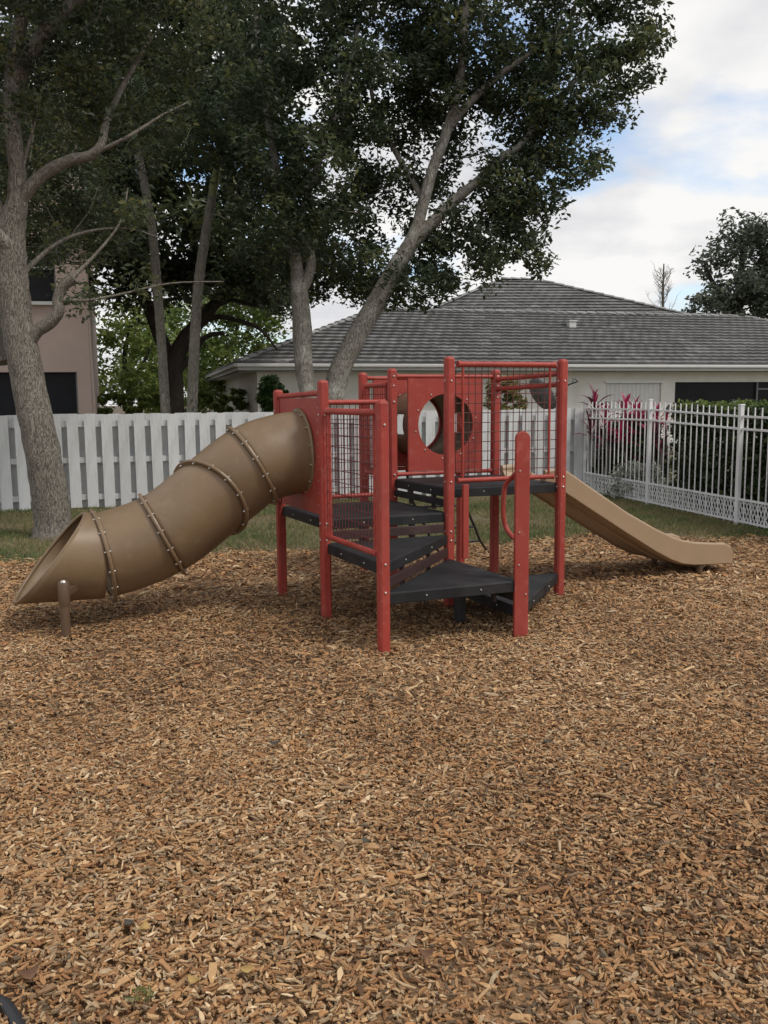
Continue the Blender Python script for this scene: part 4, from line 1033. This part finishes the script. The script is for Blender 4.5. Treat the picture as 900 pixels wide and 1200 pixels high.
for q, (pts, Y, lab, gs) in enumerate([([(201, 560, 6.5), (194, 480, 5.8), (189, 400, 5.4), (183, 320, 5.2), (177, 260, 5), (164, 190, 4.6), (160, 175, 4.4)], 17.2, 'slim palm stem leaning left, in front of the dark oak trunk', 6),
                                        ([(222, 560, 7), (225, 480, 6.4), (228, 400, 6), (233, 330, 5.8), (241, 275, 5.4), (247, 240, 5.2), (249, 228, 4.6)], 17.0, 'slim palm stem curving right, with pale green top', 6)]):
    P, R = px_limb(pts, Y); bs = dz(P[0], 0); t = thing('palm_tree', bs, lab, 'palm', 'slim palms behind the board fence')
    P2, R2 = [dz(P[0], -.1)] + P, [R[0] * 1.1] + R; b = MB()
    PP, RR = [], []
    for i in range(len(P2) - 1):
        L = (P2[i + 1] - P2[i]).length; m_ = max(2, int(L / .07))
        for j in range(m_): PP.append(P2[i].lerp(P2[i + 1], j / m_)); RR.append((R2[i] + (R2[i + 1] - R2[i]) * j / m_) * (1.05 if len(PP) % 2 else .97))
    b.tube(PP, RR, 12); b.build('stem', M['bark_palm'], t)
    d = (P[-1] - P[-6]).normalized(); b = MB(); b.tube([P[-1] - d * .05, P[-1] + d * .25, P[-1] + d * .75], [R[-1] * 1.05, R[-1] * 1.1, R[-1] * .5], 10); b.build('crownshaft', M['palm_green'], t)
    frond_set(t, P[-1] + d * .7, 11, 1.7, 60 + q)

# cordyline (magenta) plants behind the picket fence
def lance(L, w, m, name):
    b = MB(); st = [(0, .25), (.25, .8), (.55, 1), (.8, .7), (1, .05)]; vs = []
    for t, ww in st:
        z = .25 * L * t - .32 * L * t * t * t; vs += [(t * L, -w * ww / 2, z + w * .18 * ww), (t * L, 0, z), (t * L, w * ww / 2, z + w * .18 * ww)]
    b.add(vs, [(3 * i + j, 3 * i + 3 + j, 3 * i + 4 + j, 3 * i + 1 + j) for i in range(4) for j in (0, 1)], True)
    me = bpy.data.meshes.new(name); me.from_pydata([tuple(p) for p in b.v], [], b.f); me.materials.append(m); return me
LM = [lance(.46, .085, M['magenta'], 'leaf'), lance(.50, .095, M['maroon'], 'leaf')]
rc = random.Random(77)
def cordyline(px, Y, stems, label):
    base = at(px, 560, Y); base.z = 0
    t = thing('cordyline_plant', base, label, 'plant', 'magenta cordylines behind the picket fence')
    for (sx, sy, nl, mg, sc_) in stems:
        top = at(sx, sy, Y + rc.uniform(-.15, .15)); b = MB(); foot = base + V((rc.uniform(-.12, .12), rc.uniform(-.1, .1), 0))
        b.tube(smooth_path([foot - Z * .03, foot.lerp(top, .5) + V((rc.uniform(-.05, .05), 0, 0)), top], k=4), [.018] * 8 + [.014], 6); b.build('stem', M['twig'], t)
        for i in range(nl):
            o = bpy.data.objects.new('leaf', LM[0 if rc.random() < mg else 1]); COL.objects.link(o); o.parent = t
            fr = i / nl; el = math.radians(78 - 95 * fr + rc.uniform(-12, 12)); az = i * 2.4 + rc.uniform(-.3, .3)
            o.location = top - base + Z * (.06 - .16 * fr); o.rotation_euler = (rc.uniform(-.3, .3), -el, az); s_ = sc_ * rc.uniform(.75, 1.1); o.scale = (s_, s_, s_)
cordyline(712, 15.1, [(697, 478, 15, .5, .8), (708, 496, 14, .95, .75), (692, 508, 12, .4, .75), (712, 515, 13, .8, .75), (702, 525, 12, .4, .8)], 'tall cordyline whose topmost magenta rosette stands clear of the picket fence')
cordyline(742, 14.4, [(732, 488, 16, .95, .8), (746, 492, 16, .95, .8), (756, 500, 14, .9, .75), (740, 510, 14, .9, .8), (728, 515, 12, .8, .8), (752, 522, 12, .8, .8), (736, 530, 12, .5, .8), (746, 542, 12, .3, .8)], 'broad magenta cordyline growing against the middle fence post')
cordyline(776, 14.2, [(770, 494, 14, .95, .7), (780, 500, 12, .85, .7), (766, 512, 12, .9, .7), (774, 528, 10, .5, .7)], 'smaller magenta cordyline at the start of the clipped hedge')
# clipped hedge
hA, hB = at(772, 540, 14.6), at(985, 560, 11.6); hA.z = hB.z = 0
hA = M1 + V((.38, .15, 0)); hB = M3 + V((.40, -1.2, 0))
hd = (hB - hA).normalized(); hx = V((hd.y, -hd.x, 0)); hx = hx if hx.x > 0 else -hx
HLn = (hB - hA).length
hedge = thing('hedge', dz(hA, 0), 'dense clipped green hedge behind the white picket fence', 'hedge')
cs_ = []
for i in range(950):
    s_, w_, z = rc.uniform(0, HLn), rc.uniform(0, .8), rc.uniform(.1, 1.44)
    if rc.random() < .6: w_ = rc.uniform(0, .15)
    elif rc.random() < .6: z = rc.uniform(1.3, 1.46)
    cs_.append(dz(hA + hd * s_ + hx * w_, z))
ho = leaves('foliage', cs_, [.15] * len(cs_), 74, .068, M['leaf_hedge'], hedge, 91, .55); NL += len(cs_) * 74
leaves('lit_top_leaves', [dz(hA + hd * rc.uniform(0, HLn) + hx * rc.uniform(-.02, .7), rc.uniform(1.43, 1.52)) for _ in range(170)], [.09] * 170, 22, .05, M['leaf_bright'], hedge, 92, .5)  # lit hedge top painted in: extra leaves in a brighter leaf colour
b = MB()
for i in range(24):
    p = hA + hd * (HLn * (i + .5) / 24) + hx * rc.uniform(.2, .6); b.tube([dz(p, -.03), dz(p, .5) + V((rc.uniform(-.1, .1), 0, 0)), dz(p, 1.2) + V((rc.uniform(-.15, .15), 0, 0))], [.018, .014, .006], 6)
b.build('stems', M['twig'], hedge)
# leafy plants at the foot of the cordylines
def bush(name, px, Y, w, h, ncl, per, size, m, label, cat, seed, asp=.5, z0=.1):
    base = at(px, 560, Y); base.z = 0; rg = random.Random(seed); t = thing(name, base, label, cat); c_ = []
    for i in range(ncl):
        a = rg.uniform(0, 6.28); r = math.sqrt(rg.random()); z = z0 + (h - z0) * rg.random(); k_ = 1 - .5 * (z / h) ** 2
        c_.append(base + V((math.cos(a) * r * w * k_, math.sin(a) * r * w * .7 * k_, z)))
    grow_twigs([base, base + Z * .1], c_, rg, .007).build('stems', M['twig'], t)
    leaves('foliage', c_, [.13] * ncl, per, size, m, t, seed, asp); return ncl * per
NL += bush('variegated_plant', 748, 13.9, .55, .55, 60, 26, .10, M['leaf_white'], 'white and green variegated plant low behind the picket fence', 'plant', 101, .3, .05)
NL += bush('green_shrub', 752, 14.5, .42, 1.2, 150, 60, .08, M['leaf_hedge'], 'dark green shrub under the broad cordyline behind the picket fence', 'shrub', 102)
NL += bush('green_shrub', 738, 15.3, .45, 1.3, 160, 60, .085, M['leaf_hedge'], 'taller dark green shrub between the two larger cordylines', 'shrub', 108)
NL += bush('green_shrub', 716, 15.4, .42, 1.0, 150, 60, .08, M['leaf_hedge'], 'dark green shrub at the foot of the tall cordyline', 'shrub', 107)
NL += bush('yellow_shrub', 590, 16.2, .45, 1.95, 60, 34, .10, M['leaf_shrub'], 'yellowish green shrub poking above the board fence near the satellite dish', 'shrub', 103, .45, .9)
NL += bush('climbing_plant', 322, 20.5, .42, 2.2, 60, 34, .15, M['leaf_vine'], 'broad leafed green plant by the arched window of the tiled house', 'plant', 104, .6, .6)
NL += bush('wild_shrub', 265, 26, 1.6, 1.9, 60, 60, .16, M['leaf_bright'], 'low green shrub beyond the fence below the olive tree', 'shrub', 105)
NL += bush('wild_shrub', 140, 25, 2.2, 1.8, 80, 60, .16, M['leaf_bright'], 'low green shrub beyond the fence next to the pink building', 'shrub', 106)

# ================================================================== SMALL THINGS ON THE GROUND
ed = [gnd(-60, 1150), gnd(-4, 1180), gnd(16, 1200), gnd(40, 1250)]
b = MB(); b.tube(smooth_path([p + Z * .02 for p in ed]), .019, 12); tag(b.build('edging_pipe', M['black_rope'], loc=gnd(0, 1172)), 'black plastic edging pipe half buried in the wood chips', 'edging')
def dry_leaf(px, py, L, k, seed):
    L *= .78; rg = random.Random(seed); p = gnd(px, py); b = MB(); a = rg.uniform(0, 6.28); d = V((math.cos(a), math.sin(a), 0)); x = V((-d.y, d.x, 0)); cu = rg.uniform(.2, .7)
    st = [(-.5, .05), (-.3, .32), (0, .42), (.28, .28), (.5, .02)]; vs = []
    z0 = .040
    for t_, w_ in st:
        zc = z0 + cu * L * (t_ * 1.6) ** 2
        vs += [p + d * L * t_ + x * L * w_ + Z * (zc + .1 * L), p + d * L * t_ + Z * zc, p + d * L * t_ - x * L * w_ + Z * (zc + .08 * L)]
    b.add(vs, [(3 * i + j, 3 * i + 3 + j, 3 * i + 4 + j, 3 * i + 1 + j) for i in range(4) for j in (0, 1)], True)
    n = ('yellow', 'orange', 'brown', 'grey')[k]
    o = b.build('fallen_leaf', M['leaf_dry'][k], loc=dz(p, .03)); m_ = o.modifiers.new('thickness', 'SOLIDIFY'); m_.thickness = .001
    return tag(o, f'curled {n} dry leaf lying on the wood chips', 'leaf', f'{n} fallen leaves')
for i, (px, py, L, k) in enumerate([(290, 1153, .05, 0), (188, 1091, .045, 1), (170, 1104, .05, 0), (35, 1160, .075, 2), (152, 1097, .045, 3), (228, 1167, .05, 0), (735, 1010, .05, 1), (500, 1135, .06, 2), (845, 1080, .055, 2), (330, 1040, .05, 1), (210, 940, .05, 2), (110, 880, .06, 2), (430, 1000, .05, 3), (640, 880, .05, 3), (322, 882, .07, 3)]):
    dry_leaf(px, py, L, k, 200 + i)
for i, (px, py, lab) in enumerate([(165, 1186, 'small green weed sprouting beside the edging pipe')]):
    p = gnd(px, py); t = thing('weed_sprig', dz(p, .0), lab, 'weed'); rg = random.Random(i); c_ = [p + V((rg.uniform(-.03, .03), rg.uniform(-.03, .03), rg.uniform(.03, .06))) for _ in range(5)]
    grow_twigs([p], c_, rg, .002).build('stems', M['leaf_vine'], t); leaves('leaves', c_, [.015] * 5, 5, .024, M['leaf_shrub'], t, i, .3)
